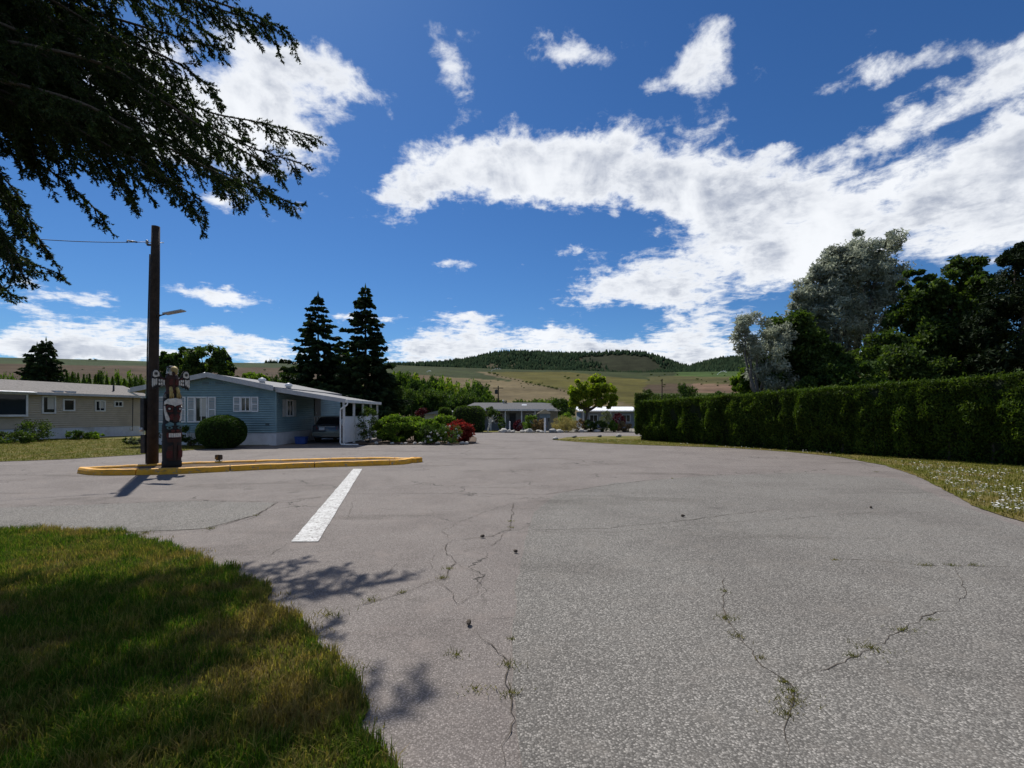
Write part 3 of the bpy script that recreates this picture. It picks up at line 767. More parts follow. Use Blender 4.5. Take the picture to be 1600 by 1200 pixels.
for s_ in range(nseg):
    m_ = 14; V = []; Fq = []
    for k in range(m_ + 1):
        a = s_ * per + .012 + (per - .024) * k / m_
        i = max(j for j in range(n + 1) if arc[j] <= a + 1e-9); i = min(i, n - 1); f_ = (a - arc[i]) / max(arc[i + 1] - arc[i], 1e-9)
        p_ = loop[i].lerp(loop[(i + 1) % n], f_); nn_ = nrm[i].lerp(nrm[(i + 1) % n], f_).normalized()
        for (o_, z_) in sec:
            j = 1 + .08 * mnoise.noise(Vector((p_.x * 3, p_.y * 3, z_ * 9)))
            V.append((p_.x + nn_.x * o_ - cx, p_.y + nn_.y * o_ - cy, z_ * j))
    q = len(sec)
    for k in range(m_):
        for j in range(q - 1): Fq.append((k * q + j, k * q + j + 1, (k + 1) * q + j + 1, (k + 1) * q + j))
    mb = MB().add(V, Fq + [tuple(range(q)), tuple(m_ * q + j for j in range(q))])
    mb.build('kerb', M_yellow, island, False)
inner = [p_ + nn_ * .19 for p_, nn_ in zip(loop, nrm)]
bed = sheet('soil_bed', [(p_.x - cx, p_.y - cy) for p_ in inner], .105, M_soil, .3, .3, 0); bed.parent = island
for v_ in bed.data.vertices: v_.co.z = .105 + .03 * mnoise.fractal(Vector((v_.co.x * 2, v_.co.y * 2, 0)), 1, 2, 4)

# ------------------------------------------------------------------ utility pole
PB = PX(238.5, 727, 14.35)
up = empty('utility_pole', (PB.x, PB.y, .08), 0, 'tall dark wooden utility pole with small lamp standing in the yellow kerbed island', 'utility pole')
ptop = 7.14
mb = MB(); prof = []
mb.tube([(0, 0, -.1), (.01, 0, 1.5), (.035, 0, 3.5), (.07, 0, 5.5), (.095, 0, ptop)], [.150, .142, .132, .122, .108], 18)
mb.build('shaft', M_wood, up, True)
MB().box(-.26, -.135, -.16, .10, 1.05, 2.0).build('meter_box', M_dark, up, bevel=.012)
MB().box(-.28, -.14, -.12, .08, .36, .92).build('junction_box', M_dark, up, bevel=.012)
MB().tube([(-.17, -.03, .05), (-.17, -.03, .36)], .022, 8).tube([(-.17, -.03, .92), (-.17, -.03, 1.05)], .022, 8).tube([(-.150, -.03, 2.0), (-.135, -.03, 3.4), (-.06, -.03, 6.3)], .018, 8).build('conduit', M_dark, up, True)
MB().lathe([(.0, 0), (.055, .0), (.06, .06), (.045, .11), (0, .12)], 14, (-.2, -.17, 1.02)).build('electric_meter', M_alu, up, True)
lz = 4.42
MB().tube([(.10, -.05, lz - .05), (.30, -.10, lz + .04), (.52, -.15, lz + .08)], .020, 8).tube([(.10, -.05, lz + .12), (.32, -.1, lz + .05)], .012, 6).build('lamp_arm', M_dark, up, True)
lh = MB().add([(.45, -.24, lz + .06), (1.05, -.30, lz + .15), (1.07, -.08, lz + .15), (.47, -.02, lz + .06), (.45, -.24, lz + .10), (1.05, -.30, lz + .18), (1.07, -.08, lz + .18), (.47, -.02, lz + .10)],
         [(3, 2, 1, 0), (4, 5, 6, 7), (0, 1, 5, 4), (1, 2, 6, 5), (2, 3, 7, 6), (3, 0, 4, 7)]).build('lamp_head', M_alu, up, bevel=.008)
MB().add([(.50, -.225, lz + .1095), (1.03, -.278, lz + .188), (1.05, -.10, lz + .188), (.51, -.05, lz + .1095)], [(0, 1, 2, 3)]).build('solar_panel', M_panel, lh)
MB().tube([(-.20, -.02, 6.66), (.32, .02, 6.66)], .012, 6).build('bolt', M_alu, up, True)
ins = MB()
for k in range(3): ins.lathe([(.018, 0), (.04, .012), (.04, .03), (.018, .042)], 10, (-.15, -.02, 6.60 + k * .042))
ins.build('insulator', M_alu, up, True)
MB().box(-.145, .0, -.05, .01, 6.56, 6.60).build('bracket', M_dark, up)
wstart = Vector((PB.x - .15, PB.y - .02, .08 + 6.67)); wend = PX(-260, 330, 10.8)
wp = [wstart.lerp(wend, k / 24) - Vector((0, 0, .22 * 4 * (k / 24) * (1 - k / 24))) for k in range(25)]
w0 = empty('overhead_wire', tuple(wstart), 0, 'thin dark overhead wire running left from the utility pole top', 'wire')
MB().tube([p_ - wstart for p_ in wp], .010, 6).build('cable', M_dark, w0, True)
MB().tube([wp[1] - wstart, wp[1] - wstart + Vector((-.25, -.05, .03)), wp[2] - wstart], .022, 6).build('splice', M_dark, w0, True)

# ------------------------------------------------------------------ totem pole
TB = PX(268.5, 731, 13.85)
tot = empty('totem_pole', (TB.x, TB.y, .07), R(54), 'carved painted totem pole with winged bird on top beside the utility pole', 'totem pole')
def tz(py): return EYE + (HOR - py) / 52.8 - .07
prof = [(.275, -.05), (.278, .16), (.262, .20), (.262, .30), (.268, .55), (.262, .80), (.255, .98), (.268, 1.02), (.268, 1.22), (.245, 1.27), (.24, 1.5), (.246, 1.75), (.24, 1.95), (.225, 2.08), (.20, 2.13)]
def trad(z): return float(np.interp(z, [b for _, b in prof], [a for a, _ in prof]))
MB().lathe(prof, 28).build('shaft', TP['black'], tot, True)
def relief(name, outline, mat, th=.022, parent=None, rs=0.0, mirror=False):
    """raised carved piece: outline in (angle degrees from the front, height), wrapped round the shaft"""
    objs = []
    for sgn in ((1, -1) if mirror else (1,)):
        pts = [Vector((a * sgn / 57.3 * .25, z)) for a, z in outline]
        pts = [Vector((p_.x, p_.y)) for p_ in densify(pts, .025, 0)]
        xs = [p_.x for p_ in pts]; zs = [p_.y for p_ in pts]; P_ = list(pts)
        for a in np.arange(min(xs), max(xs), .035):
            for b in np.arange(min(zs), max(zs), .05): P_.append(Vector((a + .003, b + .004)))
        vo, eo, fo, *_ = delaunay_2d_cdt(P_, [(i, (i + 1) % len(pts)) for i in range(len(pts))], [list(range(len(pts)))], 1, 1e-5)
        nv = len(vo); V = []
        for lay in (0, 1):
            for q in vo:
                an = q.x / .25; r_ = trad(q.y) + rs + (th if lay else -.02)
                V.append((math.sin(an) * r_, -math.cos(an) * r_, q.y))
        fs = [tuple(i + nv for i in f_) for f_ in fo]
        cnt = {}
        for f_ in fo:
            for i in range(len(f_)): cnt[tuple(sorted((f_[i], f_[(i + 1) % len(f_)])))] = cnt.get(tuple(sorted((f_[i], f_[(i + 1) % len(f_)]))), 0) + 1
        fs += [(a, b, b + nv, a + nv) for (a, b), c_ in cnt.items() if c_ == 1]
        objs.append(MB().add(V, fs).build(name, mat, parent or tot))
    return objs
def ell(a, z, ra, rz, n=14): return [(a + ra * math.cos(2 * math.pi * k / n), z + rz * math.sin(2 * math.pi * k / n)) for k in range(n)]
# lower figure: legs, hands, mouth with teeth, eyes
relief('leg', [(10, .22), (40, .22), (46, .42), (40, .62), (14, .66)], TP['brown'], .035, mirror=True)
relief('paw', [(14, .30), (44, .30), (46, .46), (38, .52), (16, .50)], TP['red'], .055, mirror=True)
relief('belly', [(-9, .22), (9, .22), (9, .74), (-9, .74)], TP['wood'], .02)
relief('chin', [(-40, .74), (40, .74), (46, .84), (-46, .84)], TP['brown'], .030)
relief('mouth', [(-44, .86), (44, .86), (48, .94), (44, 1.02), (-44, 1.02), (-48, .94)], TP['red'], .040)
for k in range(6): relief('tooth', [(-33 + k * 11.2, .885), (-23.5 + k * 11.2, .885), (-23.5 + k * 11.2, 1.0), (-33 + k * 11.2, 1.0)], TP['white'], .056)
relief('nostril', ell(13, 1.07, 10, .035), TP['red'], .05, mirror=True)
relief('eye', ell(30, 1.155, 16, .045), TP['teal'], .035, mirror=True)
relief('pupil', ell(30, 1.155, 7, .03), TP['black'], .045, mirror=True)
relief('eyebrow', [(8, 1.22), (50, 1.20), (54, 1.25), (30, 1.32), (8, 1.28)], TP['teal'], .035, mirror=True)
# middle figure: big white browed face with long beak and white cheeks
relief('cheek', [(34, 1.33), (54, 1.38), (68, 1.60), (70, 1.78), (58, 1.76), (48, 1.56), (30, 1.42)], TP['white'], .030, mirror=True)
relief('mouth', [(-26, 1.37), (26, 1.37), (34, 1.47), (22, 1.55), (-22, 1.55), (-34, 1.47)], TP['red'], .045)
relief('tongue', [(-10, 1.33), (10, 1.33), (12, 1.46), (-12, 1.46)], TP['brown'], .07)
relief('eye_socket', [(8, 1.60), (52, 1.60), (60, 1.74), (40, 1.80), (10, 1.76)], TP['red'], .025, mirror=True)
relief('eye', ell(31, 1.695, 14, .055), TP['black'], .040, mirror=True)
relief('pupil', ell(31, 1.695, 6, .025), TP['white'], .048, mirror=True)
relief('brow', [(-64, 1.80), (-50, 1.84), (-8, 1.79), (0, 1.76), (8, 1.79), (50, 1.84), (64, 1.80), (62, 1.90), (40, 1.975), (0, 2.0), (-40, 1.975), (-62, 1.90)], TP['white'], .050)
MB().add([(-.07, -.24, 1.74), (.07, -.24, 1.74), (.05, -.24, 1.54), (-.05, -.24, 1.54), (-.035, -.36, 1.66), (.035, -.36, 1.66), (.02, -.35, 1.50), (-.02, -.35, 1.50)],
         [(0, 1, 5, 4), (1, 2, 6, 5), (2, 3, 7, 6), (3, 0, 4, 7), (4, 5, 6, 7), (3, 2, 1, 0)]).build('nose', TP['black'], tot, bevel=.012)
relief('ear', [(52, 2.0), (72, 2.0), (70, 2.09), (60, 2.12)], TP['grey'], .05, mirror=True)
# bird on top
MB().lathe([(.20, 2.10), (.205, 2.14), (.165, 2.20), (.175, 2.35), (.19, 2.50), (.17, 2.64), (.13, 2.70)], 20).build('bird_body', TP['brown'], tot, True)
for s_ in (-1, 1):
    MB().tube([(s_ * .09, -.17, 2.30), (s_ * .10, -.24, 2.20), (s_ * .10, -.25, 2.08)], [.05, .055, .045], 8).build('foot', TP['yellow'], tot, True)
    for k in (-1, 0, 1): MB().tube([(s_ * .10 + k * .035, -.27, 2.14), (s_ * .10 + k * .045, -.29, 2.06), (s_ * .10 + k * .045, -.275, 1.985)], [.022, .02, .008], 6).build('claw', TP['yellow'], tot, True)
    MB().prism([(s_ * .03, 2.38), (s_ * .12, 2.36), (s_ * .13, 2.52), (s_ * .04, 2.56)], -.205, -.14).build('breast_feather', TP['red'], tot, bevel=.008)
hd = MB().hexa([(-.15, -.20, 2.66), (.15, -.20, 2.66), (.14, .16, 2.66), (-.14, .16, 2.66), (-.115, -.13, 2.92), (.115, -.13, 2.92), (.10, .10, 2.94), (-.10, .10, 2.94)]).build('bird_head', TP['white'], tot, bevel=.045)
MB().tube([(0, -.10, 2.80), (0, -.22, 2.83), (0, -.33, 2.80), (0, -.39, 2.72), (0, -.385, 2.655)], [.085, .085, .068, .04, .008], 10).build('beak', TP['yellow'], hd, True)
MB().tube([(0, -.15, 2.715), (0, -.25, 2.705), (0, -.31, 2.70)], [.06, .05, .015], 8).build('lower_beak', TP['brown'], hd, True)
for s_ in (-1, 1):
    MB().tube([(s_ * .125, -.10, 2.80), (s_ * .150, -.10, 2.80)], [.055, .045], 12).build('eye', TP['teal'], hd, True)
    MB().tube([(s_ * .145, -.105, 2.80), (s_ * .158, -.105, 2.80)], [.028, .02], 10).build('pupil', TP['black'], hd, True)
    MB().hexa([(s_ * .10, -.19, 2.86), (s_ * .155, -.17, 2.86), (s_ * .145, .05, 2.87), (s_ * .09, .05, 2.87), (s_ * .09, -.18, 2.90), (s_ * .14, -.16, 2.90), (s_ * .13, .05, 2.91), (s_ * .08, .05, 2.91)]).build('eyebrow', TP['black'], hd)
# wings: flat carved boards with white painted feathers
def wing(s_):
    out = [(.14, 2.56), (.24, 2.60), (.30, 2.72), (.37, 2.81), (.46, 2.82), (.53, 2.74), (.545, 2.56), (.54, 2.36), (.50, 2.24), (.46, 2.30), (.43, 2.26), (.39, 2.32), (.34, 2.30), (.28, 2.36), (.20, 2.36), (.15, 2.42)]
    wb = MB().prism([(s_ * x, z) for x, z in out], -.02, .03).build('wing', TP['black'], tot)
    def pc(nm, o, mat, y=-.034, parent=wb): MB().prism([(s_ * x, z) for x, z in o], y, -.012).build(nm, mat, parent)
    pc('shoulder_feather', [(.335, 2.62), (.34, 2.72), (.39, 2.785), (.46, 2.79), (.505, 2.73), (.51, 2.62), (.46, 2.585), (.40, 2.60)], TP['white'])
    cxy = [(.425 + .055 * math.cos(k * .5236), 2.69 + .05 * math.sin(k * .5236)) for k in range(12)]
    pc('eye_ring', cxy, TP['grey'], -.042); pc('eye_dot', [(.425 + .026 * math.cos(k * .5236), 2.69 + .024 * math.sin(k * .5236)) for k in range(12)], TP['black'], -.048)
    for k, (x0, x1, z0, z1) in enumerate([(.49, .53, 2.30, 2.55), (.44, .478, 2.33, 2.54), (.395, .43, 2.36, 2.55)]):
        pc('feather', [(x0, z1), (x1, z1), (x1 + .004, z0 + .05), ((x0 + x1) / 2, z0), (x0 - .002, z0 + .06)], TP['white'])
    for k, (x0, z0) in enumerate([(.335, 2.50), (.275, 2.50), (.215, 2.48), (.335, 2.40), (.275, 2.41), (.215, 2.41)]):
        pc('small_feather', [(x0 - .022, z0 - .035), (x0 + .024, z0 - .03), (x0 + .022, z0 + .04), (x0 - .02, z0 + .035)], TP['white'])
    pc('wing_bar', [(.16, 2.53), (.25, 2.565), (.31, 2.60), (.31, 2.56), (.24, 2.535), (.17, 2.505)], TP['red'])
    wb.rotation_euler = (0, 0, R(8) * s_)
wing(-1); wing(1); tot.scale = (.88, .88, 1)

# small floodlight on the island
fl = PX(344, 724, 14.95)
fo_ = empty('garden_floodlight', (fl.x, fl.y, .10), R(-15), 'small dark floodlight sitting on the soil of the yellow kerbed island', 'light')
MB().hexa([(-.07, -.10, .06), (.07, -.10, .10), (.07, .04, .10), (-.07, .04, .06), (-.085, -.12, .25), (.075, -.12, .26), (.075, .03, .24), (-.085, .03, .23)]).build('housing', M_dark, fo_, bevel=.012)
MB().tube([(0, -.03, -.05), (0, -.03, .09)], .018, 8).build('stake', M_dark, fo_)
MB().box(-.07, .06, -.128, -.119, .12, .235).build('lens', M_glass, fo_)

# ------------------------------------------------------------------ house builder pieces (wall faces local -y of its frame)
class Wall:
    def __init__(s, parent, o, ang):       # origin and direction of the wall run in the parent's frame
        s.p = parent; s.o = Vector(o); s.ux = Vector((math.cos(ang), math.sin(ang), 0)); s.n = Vector((math.sin(ang), -math.cos(ang), 0))
    def at(s, x, d, z): q = s.o + s.ux * x + s.n * d; return (q.x, q.y, z)
    def hexa(s, x0, x1, d0, d1, z0, z1, mb=None):
        mb = mb or MB()
        return mb.hexa([s.at(x0, d1, z0), s.at(x1, d1, z0), s.at(x1, d0, z0), s.at(x0, d0, z0), s.at(x0, d1, z1), s.at(x1, d1, z1), s.at(x1, d0, z1), s.at(x0, d0, z1)])
    def board(s, xb0, xb1, xt0, xt1, z0, z1, mat):
        MB().hexa([s.at(xb0, .062, z0 + .026), s.at(xb1, .062, z0 + .026), s.at(xb1, 0, z0 + .026), s.at(xb0, 0, z0 + .026), s.at(xt0, .008, z1), s.at(xt1, .008, z1), s.at(xt1, 0, z1), s.at(xt0, 0, z1)]).build('siding_board', mat, s.p)
    def window(s, x0, x1, z0, z1, fw=.07, mull=True, curtain=False, name='window', d=.055, rail=False):
        mb = MB(); dd = d + .05
        s.hexa(x0, x0 + fw, 0, dd, z0, z1, mb); s.hexa(x1 - fw, x1, 0, dd, z0, z1, mb)
        s.hexa(x0 + fw, x1 - fw, 0, dd, z1 - fw, z1, mb); s.hexa(x0 + fw, x1 - fw, 0, dd, z0, z0 + fw, mb)
        w_ = mb.build(name, M_trim, s.p)
        xm = (x0 + x1) / 2
        panes = [(x0 + fw, xm - .02), (xm + .02, x1 - fw)] if mull else [(x0 + fw, x1 - fw)]
        if mull: s.hexa(xm - .02, xm + .02, 0, d + .035, z0 + fw, z1 - fw).build('mullion', M_trim, w_)
        for i, (a, b) in enumerate(panes):
            s.hexa(a, b, .004, d + .012, z0 + fw, z1 - fw).build('pane', M_glass, w_)
        if curtain: s.hexa(xm - .08, x1 - fw - .02, d + .013, d + .018, z0 + fw + (z1 - z0) * .18, z1 - fw - .01).build('curtain', M_curtain, w_)
        return w_
    def shutter(s, x0, x1, z0, z1):
        mb = MB(); fw = .045; zm = (z0 + z1) / 2
        for a, b, c_, d_ in ((x0, x0 + fw, z0, z1), (x1 - fw, x1, z0, z1), (x0 + fw, x1 - fw, z0, z0 + fw), (x0 + fw, x1 - fw, z1 - fw, z1), (x0 + fw, x1 - fw, zm - fw / 2, zm + fw / 2)):
            s.hexa(a, b, .02, .075, c_, d_, mb)
        o_ = mb.build('shutter', M_white, s.p); lv = MB()
        for (c_, d_) in ((z0 + fw, zm - fw / 2), (zm + fw / 2, z1 - fw)):
            k = c_
            while k < d_ - .03:
                lv.hexa([s.at(x0 + fw, .062, k), s.at(x1 - fw, .062, k), s.at(x1 - fw, .03, k + .012), s.at(x0 + fw, .03, k + .012), s.at(x0 + fw, .050, k + .030), s.at(x1 - fw, .050, k + .030), s.at(x1 - fw, .026, k + .042), s.at(x0 + fw, .026, k + .042)])
                k += .045
        lv.build('louvres', M_soffit, o_)

# ---- blue house with carport
HB = Vector(((229 - 800) / F * 24.3, 24.3, 0)); HW = 6.55; HL = 9.0
bh = empty('blue_house', tuple(HB), 0, 'pale blue manufactured home with white shutters and an attached carport', 'house')
g1 = Wall(bh, (0, 0, 0), 0); zs, ze, za = .645, 2.80, 3.46
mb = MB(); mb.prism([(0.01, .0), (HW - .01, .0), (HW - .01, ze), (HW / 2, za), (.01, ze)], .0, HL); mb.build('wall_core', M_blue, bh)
z = zs; pitch = .118
while z < za - .03:
    z1 = min(z + pitch, za - .005)
    def xr(zz): e_ = max(0, (zz - ze) / (za - ze)) * HW / 2; return e_, HW - e_
    a, b = xr(z), xr(z1); g1.board(a[0], a[1], b[0], b[1], z, z1, M_blue); z = z1
g1.hexa(-.02, HW + .02, 0.0, .012, -.1, zs).build('skirting', M_skirt, bh)
side = Wall(bh, (HW, 0, 0), R(90))
z = zs
while z < ze - .02:
    z1 = min(z + pitch, ze); side.board(0, HL, 0, HL, z, z1, M_blue); z = z1
side.hexa(0, HL, 0, .012, -.1, zs).build('skirting', M_skirt, bh)
MB().box(HW - .02, HW + .035, -.035, .04, zs, ze).build('corner_trim', M_blue, bh); MB().box(-.035, .02, -.035, .04, zs, ze).build('corner_trim', M_blue, bh)
def hx(px): return (px - 229) / (F / 24.3)
def hz_(py): return EYE + (HOR - py) / (F / 24.3)
g1.window(hx(258.5), hx(279), hz_(660), hz_(620), curtain=True); g1.shutter(hx(247), hx(258), hz_(660), hz_(620)); g1.shutter(hx(279.5), hx(291), hz_(660), hz_(620))
g1.window(hx(306), hx(326), hz_(660), hz_(620), curtain=True); g1.shutter(hx(294), hx(305.5), hz_(660), hz_(620)); g1.shutter(hx(326.5), hx(338), hz_(660), hz_(620))
g1.window(hx(377), hx(393), hz_(643.5), hz_(620), curtain=False); g1.shutter(hx(365.5), hx(376.5), hz_(643.5), hz_(620)); g1.shutter(hx(393.5), hx(404.5), hz_(643.5), hz_(620))
for a, b in ((316, 329), (336, 351)):
    v_ = g1.hexa(hx(a), hx(b), .0, .045, hz_(601), hz_(596)).build('gable_vent', M_blue, bh); lv = MB()
    for k in range(3): g1.hexa(hx(a) + .03, hx(b) - .03, .046, .052, hz_(600.3) + k * .045, hz_(600.3) + k * .045 + .026, lv)
    lv.build('vent_slots', M_dark, v_)
g1.hexa(hx(415.5), hx(421.5), .02, .05, hz_(665), hz_(662)).build('wall_vent', M_dark, bh)
# roof
oh = .35; sl_ = (za - ze) / (HW / 2); rt = .16
def roof_slab(x0, z0, x1, z1, name, mat, y0=-oh, y1=HL + oh, th=rt):
    return MB().prism([(x0, z0), (x1, z1), (x1, z1 + th), (x0, z0 + th)], y0, y1).build(name, mat, bh)
xl = -.52
roof_slab(xl, ze + sl_ * xl, HW / 2, za, 'roof', M_roofw); r2 = roof_slab(HW / 2, za, HW + .02, ze - sl_ * .02, 'roof', M_roofw)
fz = .012
MB().prism([(xl - .02, ze + sl_ * xl - .03), (HW / 2, za - .03), (HW / 2, za + rt + .05), (xl - .02, ze + sl_ * xl + rt + .05)], -oh - .03, -oh - .002).build('fascia', M_fascia, bh)
MB().prism([(HW / 2, za - .03), (HW + .03, ze - .05), (HW + .03, ze + rt + .05), (HW / 2, za + rt + .05)], -oh - .03, -oh - .002).build('fascia', M_fascia, bh)
MB().box(xl - .14, xl - .022, -oh - .02, HL, ze + sl_ * xl - .02, ze + sl_ * xl + .13).build('gutter', M_trim, bh)
MB().tube([(xl - .08, -oh, ze + sl_ * xl), (-.16, -.1, ze - .38), (-.10, -.06, ze - .5), (-.10, -.06, .1)], .038, 8).build('downspout', M_trim, bh, True)
MB().lathe([(.07, -.15), (.07, .22), (.12, .23), (.12, .30), (.02, .36)], 12, (hx(300), 1.0, za - sl_ * abs(hx(300) - HW / 2) + rt)).build('roof_vent', M_white, bh, True)
for px in (384, 428):
    MB().lathe([(.14, -.2), (.14, .08), (.20, .10), (.17, .22), (.02, .28)], 14, (hx(px), 1.6, ze + sl_ * (HW - hx(px)) + rt)).build('roof_vent', M_white, bh, True)
# carport
cx1 = hx(541); cz0, cz1 = ze - .06, ze - .06 - .15 * (cx1 - HW); CL = 6.1
MB().prism([(HW + .03, cz0), (cx1, cz1), (cx1, cz1 + .10), (HW + .03, cz0 + .16)], -.1, CL).build('carport_roof', M_roofw, bh)
MB().prism([(HW + .032, cz0 - .03), (cx1 + .02, cz1 - .06), (cx1 + .02, cz1 + .14), (HW + .032, cz0 + .19)], -.14, -.102).build('carport_fascia', M_fascia, bh)
MB().box(cx1 + .001, cx1 + .13, -.16, CL, cz1 - .05, cz1 + .11).build('gutter', M_trim, bh, bevel=.015)
MB().tube([(cx1 + .10, -.10, cz1 - .04), (cx1 + .08, -.12, cz1 - .16), (cx1 - .22, -.16, cz1 - .36), (cx1 - .24, -.16, cz1 - .5), (cx1 - .24, -.16, .14), (cx1 - .18, -.20, .06), (cx1 + .7, -.28, .05)], .040, 8).build('downspout', M_trim, bh, True)
for k, yy in enumerate((.0, 1.55, 3.1, 4.6, 6.0)):
    MB().box(cx1 - .17, cx1 - .07, yy - .05, yy + .05, -.1, cz1 - .003).build('carport_post', M_trim, bh)
for k, (y0, y1) in enumerate(((.052, 1.498), (1.602, 3.048), (3.152, 4.548), (4.652, 5.948))):
    pn = MB().box(cx1 - .14, cx1 - .10, y0, y1, .12, 1.42).build('privacy_panel', M_white, bh)
    MB().box(cx1 - .15, cx1 - .09, y0, y1, 1.421, 1.47).build('rail', M_trim, pn)
side.window(1.0, 1.75, 1.45, 2.35); side.hexa(.62, .96, .03, .07, 1.45, 2.35).build('shutter', M_soffit, bh); side.hexa(1.79, 2.13, .03, .07, 1.45, 2.35).build('shutter', M_soffit, bh)
dr = side.hexa(4.6, 5.5, .03, .08, .66, 2.62).build('door', M_dark, bh); side.hexa(4.68, 4.72, .08, .13, 1.6, 1.7).build('handle', M_alu, dr)
mb = MB(); mb.box(HW + .04, HW + 1.5, 4.3, 6.1, .45, .62); pr = mb.build('porch', M_conc, bh); mb = MB()
for k in range(9): mb.box(HW + .15 + k * .16, HW + .18 + k * .16, 4.32, 4.35, .62, 1.40)
mb.box(HW + .06, HW + 1.5, 4.30, 4.37, 1.40, 1.45); mb.build('railing', M_trim, pr)

# ---- car under the carport, seen from behind
CR = PX(506, 690, 27.0)
car = empty('parked_car', (-10.15, 26.3, 0.0), 0, 'dark grey hatchback parked nose in under the carport', 'car')
def loft(stations, name, mat, parent, n_half, smooth=True):
    V = []; 
    for y, pr_ in stations:
        for x, z_ in pr_: V.append((x, y, z_))
        for x, z_ in reversed(pr_): V.append((-x, y, z_))
    q = 2 * n_half; fs = []
    for i in range(len(stations) - 1):
        for k in range(q):
            a, b = i * q + k, i * q + (k + 1) % q; fs.append((a, b, b + q, a + q))
    fs += [tuple(range(q)), tuple((len(stations) - 1) * q + k for k in range(q))]
    return MB().add(V, fs).build(name, mat, parent, smooth)
def bs(w_, zb, zt): return [(w_ * .86, zb), (w_ * .97, zb + .10), (w_, zb + .30), (w_ * .985, zt - .18), (w_ * .93, zt - .03), (w_ * .80, zt)]
loft([(0.0, bs(.74, .38, .90)), (.06, bs(.82, .28, .98)), (.25, bs(.87, .24, 1.02)), (1.0, bs(.89, .22, .98)), (2.6, bs(.89, .22, .95)), (3.4, bs(.87, .22, .90)), (4.05, bs(.80, .26, .78)), (4.2, bs(.70, .34, .66))], 'body', M_carp, car, 6)
def gs(w_, zb, wt, zt): return [(w_, zb), (w_ * .97, zb + (zt - zb) * .4), (wt, zt - .06), (wt * .9, zt - .01), (wt * .5, zt), (.02, zt + .004)]
cab = loft([(.12, gs(.74, .93, .60, .97)), (.40, gs(.78, .93, .60, 1.36)), (.75, gs(.79, .93, .62, 1.45)), (1.6, gs(.79, .93, .62, 1.47)), (2.2, gs(.79, .93, .60, 1.42)), (3.0, gs(.76, .90, .66, .95))], 'cabin', M_carp, car, 6)
MB().add([(-.62, .150, 1.02), (.62, .150, 1.02), (.52, .365, 1.345), (-.52, .365, 1.345), (-.62, .14, 1.02), (.62, .14, 1.02), (.52, .353, 1.35), (-.52, .353, 1.35)], [(0, 1, 2, 3), (4, 7, 6, 5), (0, 4, 5, 1), (1, 5, 6, 2), (2, 6, 7, 3), (3, 7, 4, 0)]).build('rear_window', M_glass, car)
for s_ in (-1, 1):
    MB().add([(s_ * .795, .55, .98), (s_ * .805, 2.5, .98), (s_ * .665, 2.05, 1.36), (s_ * .665, .72, 1.36)], [(0, 1, 2, 3)]).build('side_window', M_glass, car)
    MB().hexa([(s_ * .50, -.015, .74), (s_ * .80, .06, .74), (s_ * .80, .16, .74), (s_ * .50, .08, .74), (s_ * .56, -.005, .92), (s_ * .81, .07, .93), (s_ * .81, .16, .93), (s_ * .56, .08, .92)]).build('tail_light', M_red, car, bevel=.01)
    for yy in (.75, 3.35):
        wh = MB().tube([(s_ * .66, yy, .31), (s_ * .70, yy, .31), (s_ * .84, yy, .31), (s_ * .87, yy, .31)], [.26, .31, .31, .27], 22).build('wheel', M_tyre, car, True)
        MB().tube([(s_ * .84, yy, .31), (s_ * .882, yy, .31)], [.20, .19], 18).build('rim', M_alloy, wh)
    MB().hexa([(s_ * .86, 2.35, .98), (s_ * 1.0, 2.36, .99), (s_ * 1.0, 2.45, .99), (s_ * .86, 2.45, .98), (s_ * .86, 2.35, 1.08), (s_ * 1.0, 2.36, 1.1), (s_ * 1.0, 2.45, 1.1), (s_ * .86, 2.45, 1.08)]).build('mirror', M_carp, car, bevel=.02)
MB().hexa([(-.80, -.06, .34), (.80, -.06, .34), (.86, .22, .34), (-.86, .22, .34), (-.80, -.055, .58), (.80, -.055, .58), (.86, .22, .60), (-.86, .22, .60)]).build('bumper', M_carp, car, bevel=.03)
MB().box(-.42, -.12, -.022, .02, .70, .85).build('number_plate', M_plate, car)
MB().box(-.45, .45, -.012, .03, .875, .90).build('trim_strip', M_alu, car)
bn = empty('recycling_bin', (-12.1 + .95, 25.4, 0), R(4), 'blue plastic bin on the ground between skirting and parked car', 'bin')
MB().hexa([(-.24, -.18, 0), (.24, -.18, 0), (.24, .18, 0), (-.24, .18, 0), (-.29, -.22, .36), (.29, -.22, .36), (.29, .22, .36), (-.29, .22, .36)]).build('tub', M_binblue, bn, bevel=.02)
MB().box(-.31, .31, -.24, .24, .361, .395).build('rim', M_binblue, bn, bevel=.01)
rngb = np.random.default_rng(4)
bm = bmesh.new(); bmesh.ops.create_icosphere(bm, subdivisions=3, radius=.2)
for v_ in bm.verts: v_.co = v_.co * (1 + .32 * mnoise.fractal(v_.co * 7, 1, 2, 3)); v_.co.z *= 1.25  # crumpled white ball in place of an unidentified white shape
me_ = bpy.data.meshes.new('white_blob'); bm.to_mesh(me_); bm.free(); me_.materials.append(M_white)
bg = obj('white_blob', me_); bg.location = (-8.95, 25.75, 1.12); tag(bg, 'crumpled bright white blob at the carport edge beside the car', 'bag')

